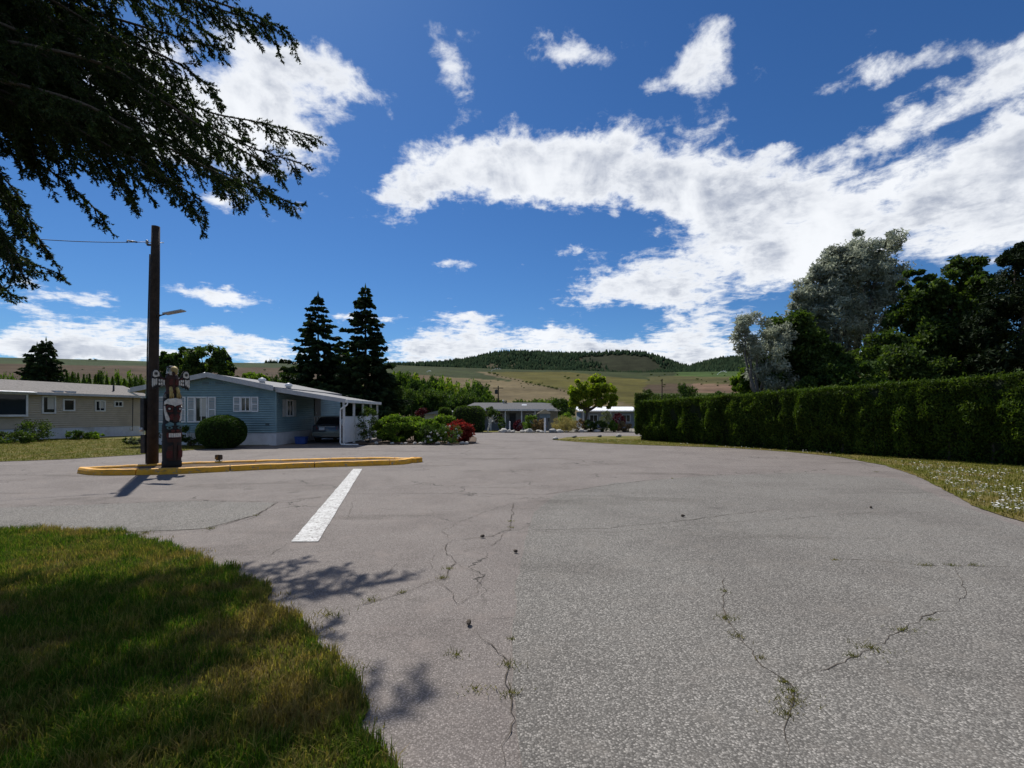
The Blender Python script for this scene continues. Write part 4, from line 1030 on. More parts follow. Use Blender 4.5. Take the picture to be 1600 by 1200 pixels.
# ---- beige house on the left
ang = math.atan2(.976, .2186); HE = Vector((-27.65, 36.0, 0)); LW = 16.0
dvec = Vector((.2186, .976, 0)).normalized(); O2 = HE - dvec * LW
lh2 = empty('beige_house', tuple(O2), ang, 'long beige sided manufactured home with grey shingle roof and white window frames', 'house')
def tl(px):                                   # photo column -> run along the long wall
    k = (px - 800) / F; tt = (-27.65 - k * 36.0) / (dvec.x - k * dvec.y); return LW + (-(tt)) * -1 * -1 if False else LW - tt
def zl(px, py):
    q = O2 + dvec * tl(px); return EYE + (HOR - py) / F * q.y
lw_ = Wall(lh2, (0, 0, 0), 0); zs2, ze2, dp = .69, 2.92, 4.6; za2 = 3.62
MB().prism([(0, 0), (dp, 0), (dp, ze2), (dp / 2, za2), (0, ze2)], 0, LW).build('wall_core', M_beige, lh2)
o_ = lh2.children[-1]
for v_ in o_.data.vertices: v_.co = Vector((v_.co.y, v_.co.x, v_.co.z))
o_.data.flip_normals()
z = zs2
while z < ze2 - .02:
    z1 = min(z + .138, ze2); lw_.board(0, LW, 0, LW, z, z1, M_beige); z = z1
lw_.hexa(0, LW, 0, .014, -.1, zs2).build('skirting', M_skirt, lh2)
acc_ = lw_.hexa(tl(96.5), tl(121), .015, .03, .12, .62).build('access_panel', M_skirt, lh2)
lw_.hexa(LW - .06, LW + .02, .0, .05, zs2, ze2).build('corner_trim', M_beige, lh2)
for (p0, p1, y0, y1, mul, pm) in ((64, 86, 646.5, 618.5, False, 75), (97, 116, 642.5, 623.5, False, 106), (147, 163.5, 643, 625.5, True, 155), (177, 191, 636, 626.5, True, 184)):
    lw_.window(tl(p0), tl(p1), zl(pm, y0), zl(pm, y1), fw=.085, mull=mul, curtain=(p0 in (64, 147)))
# bay window
bx0, bx1 = tl(-16), tl(36); bz0, bz1 = zl(20, 651), zl(20, 614); bd = .42
fr = MB(); 
for a, b, c_, d_ in ((bx0, bx0 + .1, bz0, bz1), (bx1 - .1, bx1, bz0, bz1), (bx0 + .1, bx1 - .1, bz0, bz0 + .12), (bx0 + .1, bx1 - .1, bz1 - .10, bz1)): lw_.hexa(a, b, bd - .08, bd, c_, d_, fr)
lw_.hexa(bx0, bx0 + .06, 0, bd - .08, bz0, bz1, fr); lw_.hexa(bx1 - .06, bx1, 0, bd - .08, bz0, bz1, fr)
bay = fr.build('bay_window', M_trim, lh2)
lw_.hexa(bx0 + .1, bx1 - .1, bd - .06, bd - .03, bz0 + .12, bz1 - .1).build('pane', M_glass, bay)
lw_.hexa(bx0 + .06, bx1 - .06, 0, bd - .08, bz0, bz0 + .06).build('sill', M_trim, bay)
MB().hexa([lw_.at(bx0 - .3, bd + .28, bz1 + .02), lw_.at(bx1 + .3, bd + .28, bz1 + .02), lw_.at(bx1 + .3, 0.03, bz1 + .10), lw_.at(bx0 - .3, 0.03, bz1 + .10), lw_.at(bx0 - .3, bd + .28, bz1 + .06), lw_.at(bx1 + .3, bd + .28, bz1 + .06), lw_.at(bx1 + .3, .03, bz1 + .15), lw_.at(bx0 - .3, .03, bz1 + .15)]).build('awning', M_trim, bay)
lw_.hexa(bx0, bx1, .03, .06, .7, bz0).build('bay_panel', M_beige, bay)
# roof: two slopes with overhang
def slope(y0, z0, y1, z1, nm):
    MB().hexa([(-.3, y0, z0), (LW + .32, y0, z0), (LW + .32, y1, z1), (-.3, y1, z1), (-.3, y0, z0 + .10), (LW + .32, y0, z0 + .10), (LW + .32, y1, z1 + .10), (-.3, y1, z1 + .10)]).build(nm, M_shing, lh2)
sl2 = (za2 - ze2) / (dp / 2)
slope(-.42, ze2 - .42 * sl2, dp / 2, za2, 'roof'); slope(dp + .42, ze2 - .42 * sl2, dp / 2, za2, 'roof')
MB().box(-.3, LW + .3, -.56, -.425, ze2 - .17, ze2 - .02).build('gutter', M_fascia, lh2)
MB().box(-.28, LW + .28, -.42, -.002, ze2 - .05, ze2 - .02).build('soffit', M_soffit, lh2)
MB().tube([lw_.at(tl(206), .05, .35), lw_.at(tl(206.5), .05, 1.6), lw_.at(tl(207), .05, 2.86)], .025, 6).build('cable_riser', M_dark, lh2, True)
MB().box(*sorted((tl(202) , tl(205))), -.10, -.03, .42, .62).build('outlet_box', M_trim, lh2)
def roof_at(px, f_): x = tl(px); y = -.42 + f_ * (dp / 2 + .42); return (x, y, ze2 + y * sl2 + .10)
a = roof_at(190, .42); MB().lathe([(.06, -.1), (.055, .42)], 10, a).build('vent_pipe', M_dark, lh2, True)
for px in (88, 108):
    a = roof_at(px, .12); MB().box(a[0] - .25, a[0] + .25, a[1] - .15, a[1] + .15, a[2] - .05, a[2] + .06).build('roof_patch', M_alu, lh2)

# ------------------------------------------------------------------ planting near the houses
b = G(326, 702.5); clipped('round_bush', 'large dark clipped round bush in front of the blue house gable', (b[0], b[1] + 1.0, 0), 1.06, 1.0, 1.55, L_round, 15000, .075, 31, 2.0)
b = G(57, 690); shrub('shrub', 'upright dark shrub against the white skirting right of the bay window', b, .62, .5, 1.2, L_dark, 1500, .12, 32, nclump=24, cr=.35)
b = G(18, 693); shrub('shrub', 'low dark spreading shrub under the bay window of the beige house', b, 1.2, .5, .6, L_dark, 2000, .12, 33, nclump=26)
b = G(124, 687.5); shrub('shrub', 'larger low green shrub on the lawn beside the beige house', b, .62, .5, .56, L_mid, 1200, .12, 34, nclump=18)
b = G(147, 686.5); shrub('shrub', 'smaller low green shrub on the lawn beside the beige house', b, .5, .4, .42, L_shrub, 900, .12, 35, nclump=14)
b = G(200, 694.5); shrub('flower_plant', 'little leafy green plant on the lawn left of the utility pole', b, .2, .2, .40, L_dark, 300, .1, 36, nclump=8, cat='plant')
b = G(217, 695); shrub('flower_plant', 'low pale green leafy plant on the lawn touching the utility pole', b, .42, .3, .42, L_greyg, 700, .13, 37, nclump=14, cat='plant')
b = G(250, 697); shrub('shrub', 'dark low shrub between the utility pole and the totem pole', (b[0], b[1] + .8, 0), .6, .5, .85, L_dark, 1300, .11, 38, nclump=18)
b = G(284, 699); shrub('shrub', 'dark shrub behind the right side of the totem pole', (b[0], b[1] + .7, 0), .5, .5, 1.0, L_dark, 1300, .11, 39, nclump=18)
# bed by the carport
for i, (px, py, rx, h, nm, lb, mt, n_, lf) in enumerate([
        (573, 693, .50, 1.9, 'shrub', 'tall narrow dark shrub climbing the carport side panel', L_dark, 2200, .10),
        (553, 691, .42, .75, 'shrub', 'low dark shrub at the foot of the carport side panel', L_dark, 900, .10),
        (611, 693, .95, 1.38, 'shrub', 'leftmost rounded green shrub of the bed beside the carport', L_shrub, 15000, .13),
        (643, 691, .85, 1.30, 'shrub', 'second rounded green shrub from the carport in the bed', L_shrub, 12000, .13),
        (668, 693, .70, 1.20, 'shrub', 'bright green shrub in the middle of the bed behind the left rose bush', L_shrub, 9000, .13),
        (692, 689, .85, 1.42, 'shrub', 'bright green shrub just behind the red shrub in the bed', L_shrub, 10000, .13),
        (717, 692.5, .66, 1.15, 'barberry_shrub', 'round dark red shrub at the right end of the bed', L_red, 9000, .10)]):
    b = G(px, py); yy = .45 if 2 <= i else .2
    shrub(nm, lb, (b[0], b[1] + yy, .04), rx, rx * .9, h, mt, n_, lf, 50 + i, nclump=60, cr=.17, shell=.80, up=(0, 0, .5), asp=.42)
for i, (px, lb) in enumerate(((669, 'rose bush with scattered white blooms, left one at the front of the bed'), (703, 'denser rose bush with white blooms in front of the red shrub'))):
    b = G(px, 694.3); ro = shrub('rose_bush', lb, (b[0], b[1] + .0, .04), .42 if i == 0 else .55, .4, .95 if i == 0 else 1.05, L_mid, 1700, .085, 70 + i, nclump=30, cr=.22)
    rg = np.random.default_rng(80 + i); pts, _ = lobes_pts([(0, -.05, .5, .5, .42, .5)], 26, rg, 26, .05, .9); Vv = []
    for q in pts:
        for k in range(7): Vv.append(q + rg.normal(size=3) * .022)
    V, Fa = diamonds(np.array(Vv), .06, rg, .8); obj('blooms', np_mesh('blooms', V, Fa, L_petal), ro)
# edging stones
def rock_mesh(seed, mat):
    bm = bmesh.new(); bmesh.ops.create_icosphere(bm, subdivisions=2, radius=.5)
    for v_ in bm.verts:
        v_.co *= 1 + .35 * mnoise.fractal(v_.co * 1.7 + Vector((seed * 7, 0, 0)), 1, 2, 3); v_.co.z *= .72
    me_ = bpy.data.meshes.new('rock'); bm.to_mesh(me_); bm.free(); me_.materials.append(mat)
    for p_ in me_.polygons: p_.use_smooth = False
    return me_
RM = [rock_mesh(i, M_rock if i < 4 else M_rockd) for i in range(6)]
def rock(px, py, size, label, group=None, seed=0, kind=None, loc=None):
    o_ = bpy.data.objects.new('rock', RM[(kind if kind is not None else seed) % 6]); b_ = loc or G(px, py); o_.location = (b_[0], b_[1], b_[2] + size * .18 + .03)
    o_.scale = (size * (1 + .3 * math.sin(seed * 3.1)), size, size * (.9 + .25 * math.cos(seed * 1.7))); o_.rotation_euler = (0, 0, seed * 1.3); C.objects.link(o_)
    return tag(o_, label, 'rock', group)
for i, (px, sz) in enumerate(((588, .22), (613, .22), (628, .17), (634, .17), (648, .2), (658, .25), (684, .26), (722, .25), (729, .25))):
    rock(px, 694.6, sz, 'pale stone edging the shrub bed beside the carport', 'edging stones of the shrub bed', i, i % 4)
rock(868, 687.2, .34, 'pale boulder at the very tip of the right grass verge', None, 1, 1)
rock(897, 684.5, .36, 'dark flat rock on the grass verge right of the pale tip boulder', None, 2, 4)
rock(937, 683.2, .30, 'small brownish rock half way along the far edge of the grass verge', None, 3, 5)
rock(966, 683, .38, 'white boulder on the grass verge close to the left end of the hedge', None, 4, 2)
rg = random.Random(8)
for i in range(34):
    px = rg.uniform(776, 876) if i < 26 else rg.uniform(876, 985); dpt = rg.uniform(49.2, 52.5) if i < 26 else rg.uniform(51.5, 54.5)
    x = (px - 800) / F * dpt
    rock(0, 0, rg.uniform(.28, .85), 'garden rock in the rock bed at the end of the street', 'rocks of the far rock bed', i, i, loc=(x, dpt, gz(x, dpt)))
# drain elbow/hose-like dark things on the asphalt: small cones fallen from the spruce
for i, (px, py) in enumerate(((733, 975), (1064, 808), (1361, 795), (808, 865), (757, 840))):
    b = G(px, py); o_ = MB().lathe([(.004, 0), (.016, .006), (.020, .02), (.017, .04), (.010, .055), (.002, .062)], 9).build('spruce_cone', M_bark); o_.location = (b[0], b[1], .026); o_.rotation_euler = (R(90), 0, i * 1.3)
    tag(o_, 'dark fallen spruce cone lying on the open asphalt', 'cone', 'cones lying on the asphalt')

# ------------------------------------------------------------------ long cedar hedge on the right
H0, H1 = Vector((7.45, 28.9)), Vector((21.3, 4.6)); hd_ = (H1 - H0); HLn = hd_.length; hd_.normalize(); hn = Vector((hd_.y, -hd_.x))
if hn.x > 0: hn = -hn
hed = empty('cedar_hedge', (H0.x, H0.y, 0), 0, 'long tall clipped cedar hedge along the right grass verge', 'hedge')
def htop(s_): return 2.28 + .56 * min(1, s_ / 17.0) + .075 * mnoise.fractal(Vector((s_ * .9, 0, 0)), 1, 2, 4)
rng = np.random.default_rng(21); NH = 135000
s_ = rng.uniform(0, 1, NH); s_ = HLn * s_ ** .95; kind = rng.uniform(0, 1, NH); P_ = np.zeros((NH, 3)); U = np.zeros((NH, 3)); th_ = 1.3
for i in range(NH):
    ss = s_[i]; ht = htop(ss)
    lump = mnoise.fractal(Vector((ss * 1.25, kind[i] * 3, 2)), 1, 2, 3) * .16 
    if kind[i] < .70:
        z_ = ht * rng.uniform(0, 1) ** .85 + .02; lump = mnoise.fractal(Vector((ss * 1.25, z_ * .9, 2)), 1, 2, 4) * .30 + .12 * mnoise.noise(Vector((ss * 2.6, z_ * .35, 7)))
        taper = -.22 * (1 - min(1, z_ / .9)) - .10 * max(0, z_ - ht + .25) / .25
        d_ = lump + taper - abs(rng.normal()) * .09; U[i] = (hn.x * .5, hn.y * .5, .75)
    elif kind[i] < .90:
        d_ = -rng.uniform(0, th_); z_ = ht + rng.normal() * .035 + lump * .35 + (rng.uniform(0, .22) if rng.uniform() < .035 else 0); U[i] = (0, 0, 1)
    else:
        e_ = rng.uniform(0, 1); d_ = -e_ * th_; z_ = ht * (.15 + .85 * rng.uniform(0, 1)); ss = lump * .6 - abs(rng.normal()) * .06; U[i] = (-hd_.x * .6, -hd_.y * .6, .7)
    P_[i] = (hd_.x * ss + hn.x * d_, hd_.y * ss + hn.y * d_, z_)
V, Fa = diamonds(P_, .105, rng, .42, U, .65)
obj('foliage', np_mesh('hedge_foliage', V, Fa, L_hedge), hed)
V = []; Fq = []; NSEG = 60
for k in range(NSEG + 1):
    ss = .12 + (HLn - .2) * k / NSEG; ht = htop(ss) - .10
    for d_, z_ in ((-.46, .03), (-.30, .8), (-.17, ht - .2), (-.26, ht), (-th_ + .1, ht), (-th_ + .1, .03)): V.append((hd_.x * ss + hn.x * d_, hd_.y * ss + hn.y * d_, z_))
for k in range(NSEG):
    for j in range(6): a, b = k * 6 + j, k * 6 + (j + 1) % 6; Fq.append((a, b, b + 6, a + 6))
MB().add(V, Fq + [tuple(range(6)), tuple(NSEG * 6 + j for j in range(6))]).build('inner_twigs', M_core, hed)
for k in range(26):
    ss = .15 + k * (HLn - .3) / 25; a = hd_ * ss + hn * -.35
    MB().tube([(a.x, a.y, -.1), (a.x + .03, a.y, .4), (a.x, a.y, .9)], [.06, .045, .035], 7).build('stem', M_bark, hed, True)

# ------------------------------------------------------------------ trees behind the hedge
def lobe(px, py, rx, ry, depth, ky=.85):
    c_ = PX(px, py, depth); k = depth / F
    return (c_.x, c_.y, c_.z, rx * k, (rx + ry) / 2 * k * ky, ry * k)
def tree_px(name, label, depth, bpx, lobes, mat, n, leaf, seed, tr=.2, **kw):
    L = [lobe(*l[:4], depth + (l[4] if len(l) > 4 else 0)) for l in lobes]
    x = (bpx - 800) / F * depth
    return broad_tree(name, label, 'tree', (x, depth, gz(x, depth)), L, mat, n, leaf, seed, tr, **kw)
tree_px('silver_tree', 'tall silvery grey leaved tree rising above the right hedge', 29, 1330, [(1352, 392, 46, 46), (1312, 415, 34, 36), (1285, 440, 36, 40), (1252, 478, 30, 36), (1372, 425, 40, 40), (1340, 440, 70, 56), (1290, 470, 52, 52), (1310, 510, 85, 52), (1385, 470, 32, 52), (1385, 380, 18, 20), (1262, 480, 30, 34), (1335, 550, 80, 45), (1240, 545, 50, 60, 1)], L_silver, 66000, .23, 101, .28, nclump=360, cr=.165, asp=.34, shell=.15, bark=M_barkg, limbs=16)
tree_px('silver_tree', 'smaller silvery grey tree at the left end of the trees behind the hedge', 25, 1185, [(1180, 522, 28, 38), (1198, 560, 30, 42), (1210, 590, 30, 28), (1165, 515, 16, 22), (1215, 530, 22, 30)], L_silver, 15000, .20, 102, .14, nclump=90, cr=.2, asp=.28, bark=M_barkg)
tree_px('dark_tree', 'dark green broadleaf tree standing in front of the tall silvery tree', 25.5, 1245, [(1240, 530, 36, 48), (1232, 580, 50, 40), (1290, 580, 52, 42), (1268, 545, 34, 36)], L_dark, 30000, .23, 103, .18, nclump=120, cr=.2)
tree_px('dark_tree', 'dark broadleaf tree right of the tall silvery tree behind the hedge', 25, 1450, [(1440, 480, 42, 50), (1480, 470, 50, 52), (1512, 440, 30, 42), (1470, 550, 80, 60), (1400, 560, 45, 50), (1430, 445, 22, 22), (1530, 510, 36, 60)], L_dark, 42000, .23, 104, .24, nclump=260, cr=.17, shell=.3)
tree_px('dark_tree', 'very dark dense tree at the right edge of the photo behind the hedge', 21.5, 1615, [(1600, 450, 44, 60), (1588, 525, 58, 66), (1640, 480, 80, 90), (1560, 580, 50, 40), (1585, 405, 22, 28)], leafmat('pine_leaf', (.010, .020, .008), (.020, .034, .012), .1, (.035, .05, .018)), 38000, .22, 105, .26, nclump=160, cr=.17, asp=.3)
for i, (px, py, rx, ry, lb, mt) in enumerate(((1330, 590, 60, 30, 'light green bush just above the hedge below the tall silvery tree', L_mid), (1400, 580, 30, 40, 'mid green bush above the hedge left of the dark right trees', L_dark), (1163, 600, 18, 24, 'bright green bush at the left foot of the silvery trees behind the hedge', L_shrub), (1285, 600, 30, 28, 'low dark green bush above the hedge in front of the dark tree', L_dark), (1450, 590, 50, 30, 'low dark bush above the hedge at the foot of the dark right trees', L_dark))):
    tree_px('bush', lb, 23.5 if px > 1200 else 27, px, [(px, py, rx, ry), (px + 8, py + 30, rx * .9, 34)], mt, 9000, .18, 110 + i, .08, nclump=50, cr=.22)

# ------------------------------------------------------------------ spruces and trees behind the blue house
def SP(px, top, depth, r, lb, seed, **kw):
    x = (px - 800) / F * depth; h = EYE + (HOR - top) / F * depth - gz(x, depth)
    return spruce_tree(lb, (x, depth, gz(x, depth)), h, r, seed, **kw)
SP(497, 458, 44, 3.5, 'tall dark spruce behind the carport, left one of the pair', 201, nb=270, sprays=54)
SP(571, 446, 42, 3.1, 'tallest dark spruce right of its twin behind the carport', 202, nb=235, sprays=60)
SP(72, 528, 52, 3.0, 'dark spruce with twin tops behind the beige house, taller half', 203, nb=200)
SP(58, 536, 53, 2.8, 'dark spruce just left of the taller one behind the beige house', 204, nb=180)
SP(353, 551, 50, 1.6, 'small dark spruce peeking over the blue house roof', 205, nb=130)
for i, (px, lobes, lb, mt, dpt) in enumerate(((322, [(322, 562, 26, 24), (345, 580, 20, 16), (305, 585, 26, 20)], 'rounded dark green tree over the blue house ridge', L_dark, 46), (275, [(270, 575, 24, 18), (290, 556, 12, 14), (258, 562, 8, 12)], 'loose green tree showing between utility pole and blue house roof', L_mid, 47),
        (395, [(397, 597, 20, 12)], 'light green tree showing just above the blue house roof', L_shrub, 60), (455, [(455, 600, 22, 20), (470, 585, 12, 14)], 'light green tree left of the tall spruces above the carport roof', L_mid, 48),
        (535, [(535, 585, 24, 34), (545, 615, 26, 26), (520, 610, 22, 24)], 'leafy green tree between the two tall spruces', L_mid, 46), (600, [(602, 610, 22, 30), (612, 635, 20, 20)], 'dark leafy tree at the right foot of the tallest spruce', L_dark, 45))):
    tree_px('leafy_tree', lb, dpt, px, lobes, mt, 9000, .32, 210 + i, .16, nclump=60, cr=.2)
# cedar hedge row behind the beige house
rng = np.random.default_rng(44)
for i in range(15):
    px = 104 + i * 9.0; dpt = 50.0; x = (px - 800) / F * dpt; top = 583 + i * .9 + rng.uniform(-2, 2); h = EYE + (HOR - top) / F * dpt - gz(x, dpt)
    root = empty('cedar_tree', (x, dpt, gz(x, dpt)), 0, 'narrow pointed cedar in the row behind the beige house', 'tree', 'cedars in the row behind the beige house')
    zq = rng.uniform(0, 1, 700); a = rng.uniform(0, 6.28, 700); rr_ = .5 * (1 - zq ** 2.2) * rng.uniform(.7, 1.05, 700)
    V, Fa = diamonds(np.stack([rr_ * np.cos(a), rr_ * np.sin(a), .1 + zq * h], 1), .26, rng, .4, (0, 0, 1), .5); obj('crown', np_mesh('cedar_crown', V, Fa, L_hedge if i % 3 else L_mid), root)
    MB().tube([(0, 0, -.1), (0, 0, h * .9)], [.07, .01], 6).build('trunk', M_bark, root)
# light green trees beyond that row
for i, px in enumerate((20, 118, 145, 170, 640)):
    pass

# ------------------------------------------------------------------ end of the street
FH = (-7.0, 61.0); gzf = gz(0, 61)
fh = empty('far_house', (PX(722, 0, 61).x, 61, gzf), 0, 'low house with dark roof and pale porch posts at the end of the street', 'house')
fw_ = (862 - 722) * 61 / F; f1 = Wall(fh, (0, 0, 0), 0)
def fx(px): return (px - 722) * 61 / F
def fzz(py): return EYE + (HOR - py) / F * 61 - gzf
MB().box(.3, fw_ - .3, 1.6, 9, -.2, 2.55).build('wall', noisy('grey_wall', (.20, .20, .21), (.27, .27, .28), 3, .7), fh)
MB().hexa([(-.4, -.4, 2.62), (fw_ + .4, -.4, 2.62), (fw_ + .4, 4.6, 3.55), (1.2, 4.6, 3.55), (-.4, -.4, 2.74), (fw_ + .4, -.4, 2.74), (fw_ - .9, 4.6, 3.66), (1.2, 4.6, 3.66)]).build('roof', M_shingd, fh)
MB().hexa([(-.4, 9.6, 2.62), (fw_ + .4, 9.6, 2.62), (fw_ + .4, 4.602, 3.55), (1.2, 4.602, 3.55), (-.4, 9.6, 2.74), (fw_ + .4, 9.6, 2.74), (fw_ - .9, 4.602, 3.66), (1.2, 4.602, 3.66)]).build('roof', M_shingd, fh)
MB().box(-.42, fw_ + .42, -.50, -.405, 2.52, 2.76).build('fascia', M_trim, fh)
for px in (767, 789.5, 815, 836): MB().box(fx(px) - .07, fx(px) + .07, -.2, -.06, -.2, 2.617).build('porch_post', M_trim, fh)
fwall = Wall(fh, (0, 1.6, 0), 0)
for px0, px1 in ((741, 756), (771, 786), (822, 828), (829, 835)): fwall.window(fx(px0), fx(px1), .9, 2.2, fw=.08)
fd = fwall.hexa(fx(796), fx(806), .0, .06, .05, 2.2).build('door', M_dark, fh); fwall.hexa(fx(797), fx(798), .06, .1, 1.0, 1.1).build('handle', M_alu, fd)
MB().lathe([(.10, -.3), (.10, .3), (.16, .31), (.1, .4)], 10, (fx(785.5), 4.2, 3.6)).build('chimney_pipe', M_white, fh, True)
MB().lathe([(.10, -.3), (.10, .35)], 10, (fx(790), 4.0, 3.6)).build('vent_pipe', M_dark, fh, True)
MB().hexa([(fx(816), 2.2, 3.14), (fx(824), 2.2, 3.14), (fx(824), 3.2, 3.33), (fx(816), 3.2, 3.33), (fx(816), 2.2, 3.24), (fx(824), 2.2, 3.24), (fx(824), 3.2, 3.43), (fx(816), 3.2, 3.43)]).build('skylight', M_alu, fh)
# second roof at right of the far house
f2 = empty('far_house', (PX(836, 0, 66).x, 66, gzf), 0, 'dark hip roofed house partly behind the far porch house, right of it', 'house')
MB().box(.3, 3.2, .5, 6, -.2, 2.5).build('wall', noisy('cream_wall', (.40, .37, .30), (.48, .45, .38), 3, .7), f2)
MB().hexa([(-.3, -.1, 2.5), (3.7, -.1, 2.5), (3.7, 6.4, 2.5), (-.3, 6.4, 2.5), (1.2, 2.6, 3.55), (1.9, 2.6, 3.55), (1.9, 3.8, 3.55), (1.2, 3.8, 3.55)]).build('roof', M_shingd, f2)
Wall(f2, (0, .5, 0), 0).window(1.0, 2.1, 1.0, 2.1)
# white roofed house beyond the round tree
f3 = empty('far_house', (PX(906, 0, 70).x, 70, gzf), 0, 'white metal roofed house behind the lime green round tree', 'house')
MB().box(.3, 8.6, .6, 6, -.2, 2.4).build('wall', noisy('bluegrey_wall', (.17, .19, .22), (.24, .26, .29), 3, .7), f3)
MB().hexa([(-.2, -.5, 2.45), (9.2, -.5, 2.45), (9.2, 6.4, 3.1), (-.2, 6.4, 3.1), (-.2, -.5, 2.60), (9.2, -.5, 2.60), (9.2, 6.4, 3.25), (-.2, 6.4, 3.25)]).build('roof', M_white, f3)
for k in range(12): MB().box(-.1 + k * .82, -.05 + k * .82, -.5, -.45, 2.605, 2.66).build('roof_rib', M_white, f3)
for x0 in (1.5, 3.6, 6.3): Wall(f3, (0, .6, 0), 0).window(x0, x0 + 1.2, .9, 2.0)
for x0 in (.4, 4.4, 8.4): MB().box(x0, x0 + .1, -.3, -.2, -.2, 2.46).build('porch_post', M_trim, f3)
f4 = empty('far_house', (PX(664, 0, 68).x, 68, gzf), 0, 'pale roofed house glimpsed between purple bush and small hedge block', 'house')
MB().box(0, 5.2, 0, 6, -.2, 2.05).build('wall', M_beige, f4); MB().prism([(-.3, 2.05), (5.5, 2.05), (2.6, 2.75)], -.3, 6.3).build('roof', M_roofw, f4); Wall(f4, (0, 0, 0), 0).window(1.6, 2.8, .9, 1.8)
# clipped blocks, bushes
def blk(px0, px1, top, depth, lb, seed, nm='hedge_block'):
    k = depth / F; x = ((px0 + px1) / 2 - 800) * k; g0 = gz(x, depth); h = EYE + (HOR - top) * k - g0
    return clipped(nm, lb, (x, depth, g0), (px1 - px0) / 2 * k, 1.3, h, L_dark, 6000, .17, seed, 5.0, 'hedge')
blk(709, 757, 634.5, 52, 'big dark square clipped hedge block before the far porch house', 301)
blk(686, 705, 637, 55, 'small dark clipped hedge block left of the big square one', 302)
def bush_px(px, base, top, rx, depth, lb, mt, n_, seed, nm='shrub', **kw):
    k = depth / F; x = (px - 800) * k; g0 = gz(x, depth)
    return shrub(nm, lb, (x, depth, g0), rx * k, rx * k * .9, max(.3, EYE + (HOR - top) * k - g0), mt, n_, .16, seed, **kw)
bush_px(659, 0, 639, 10, 50, 'round purple bush seen over the green shrub bed', L_purple, 2500, 311)
bush_px(829, 0, 648, 10, 53, 'green rounded shrub left of the sign in the rock bed', L_shrub, 2500, 312)
bush_px(842, 0, 655, 10, 52, 'tan dry looking shrub between green shrub and sign post', L_tan, 2200, 313)
bush_px(881, 0, 652, 17, 52, 'wide straw coloured ornamental grass clump right of the sign', L_straw, 6000, 314, nm='ornamental_grass', up=(0, 0, 1.2), spread=.5, asp=.18, cat='grass clump')
bush_px(885, 0, 646, 10, 55, 'green shrub just behind the straw coloured grass clump', L_shrub, 1800, 315)
bush_px(906, 0, 655, 9, 53, 'dark brownish shrub right of the straw coloured grass clump', L_tan, 1400, 316)
bush_px(921, 0, 656, 9, 53, 'green shrub directly under the lime green round tree', L_mid, 1800, 317)
bush_px(938, 0, 658, 10, 53, 'dark green and brown mound shrub right of the tree trunk', L_dark, 1800, 318)
bush_px(958, 0, 657, 6, 53, 'small bright green shrub in the rock bed near the hedge end', L_shrub, 1100, 319)
bush_px(975, 0, 658, 10, 54, 'brown green shrub beside the left end of the long hedge', L_tan, 1800, 320)
bush_px(947, 0, 642, 9, 58, 'grey green standard shrub before the white roofed house', L_greyg, 1800, 321)
bush_px(967, 0, 645, 9, 58, 'deep red bush before the white roofed house', L_purple, 2200, 322)
bush_px(810, 0, 657, 7, 57, 'small pink red bush before the far porch', L_purple, 1000, 323)
bush_px(784, 0, 653, 5, 57, 'small green bush beside a far porch post', L_mid, 800, 324)
x = PX(762, 0, 54).x
broad_tree('small_tree', 'small dark tree with thin pale trunk right of the big hedge block', 'tree', (x, 54, gz(x, 54)), [lobe(768, 645, 11, 9, 54), lobe(776, 650, 6, 6, 54)], L_dark, 1500, .18, 330, .09, bark=M_trim, nclump=20)
tree_px('lime_tree', 'lime green round crowned tree with forked trunk at the end of the street', 56, 914, [(905, 608, 18, 14), (928, 603, 24, 14), (945, 615, 20, 16), (915, 625, 26, 14), (945, 630, 18, 9), (896, 622, 10, 12), (938, 595, 10, 7)], L_lime, 10000, .36, 331, .16, nclump=90, cr=.22, fork=.8)
tree_px('leafy_tree', 'green shrubby tree between the dark hip roof and the lime tree', 64, 887, [(887, 640, 14, 14), (876, 630, 14, 8)], L_mid, 2500, .22, 332, .1)
tree_px('leafy_tree', 'pale green bushy tree above the right end of the far porch roof', 74, 852, [(850, 632, 14, 8), (866, 632, 12, 7)], L_shrub, 2200, .22, 333, .1)
# sign and post
sgx = PX(851.5, 0, 50).x; g0 = gz(0, 50)
sg = empty('street_sign', (sgx, 50, g0), 0, 'white post carrying a blue grey boxed sign with small peaked roof', 'sign')
MB().box(-.09, .09, -.09, .09, -.1, 1.55).build('post', M_white, sg)
MB().box(-.55, .55, -.10, .10, 1.552, 1.98).build('board', noisy('bluegrey_board', (.10, .15, .18), (.16, .21, .24), 6, .6), sg, bevel=.01)
MB().prism([(-.85, 1.99), (.75, 1.99), (.05, 2.42), (-.1, 2.42)], -.3, .3).build('cap_roof', noisy('tan_shakes', (.26, .23, .16), (.36, .32, .23), 9, .8), sg)
pxx = PX(796.5, 0, 50).x; wp_ = empty('marker_post', (pxx, 50, g0), 0, 'short white marker post among the rocks left of the sign', 'post')
MB().hexa([(-.07, -.07, -.1), (.07, -.07, -.1), (.07, .07, -.1), (-.07, .07, -.1), (-.06, -.06, 1.16), (.06, -.06, 1.16), (.06, .06, 1.16), (-.06, .06, 1.16)]).build('shaft', M_white, wp_)
MB().hexa([(-.06, -.06, 1.161), (.06, -.06, 1.161), (.06, .06, 1.161), (-.06, .06, 1.161), (-.01, -.01, 1.21), (.01, -.01, 1.21), (.01, .01, 1.21), (-.01, .01, 1.21)]).build('cap', M_trim, wp_)
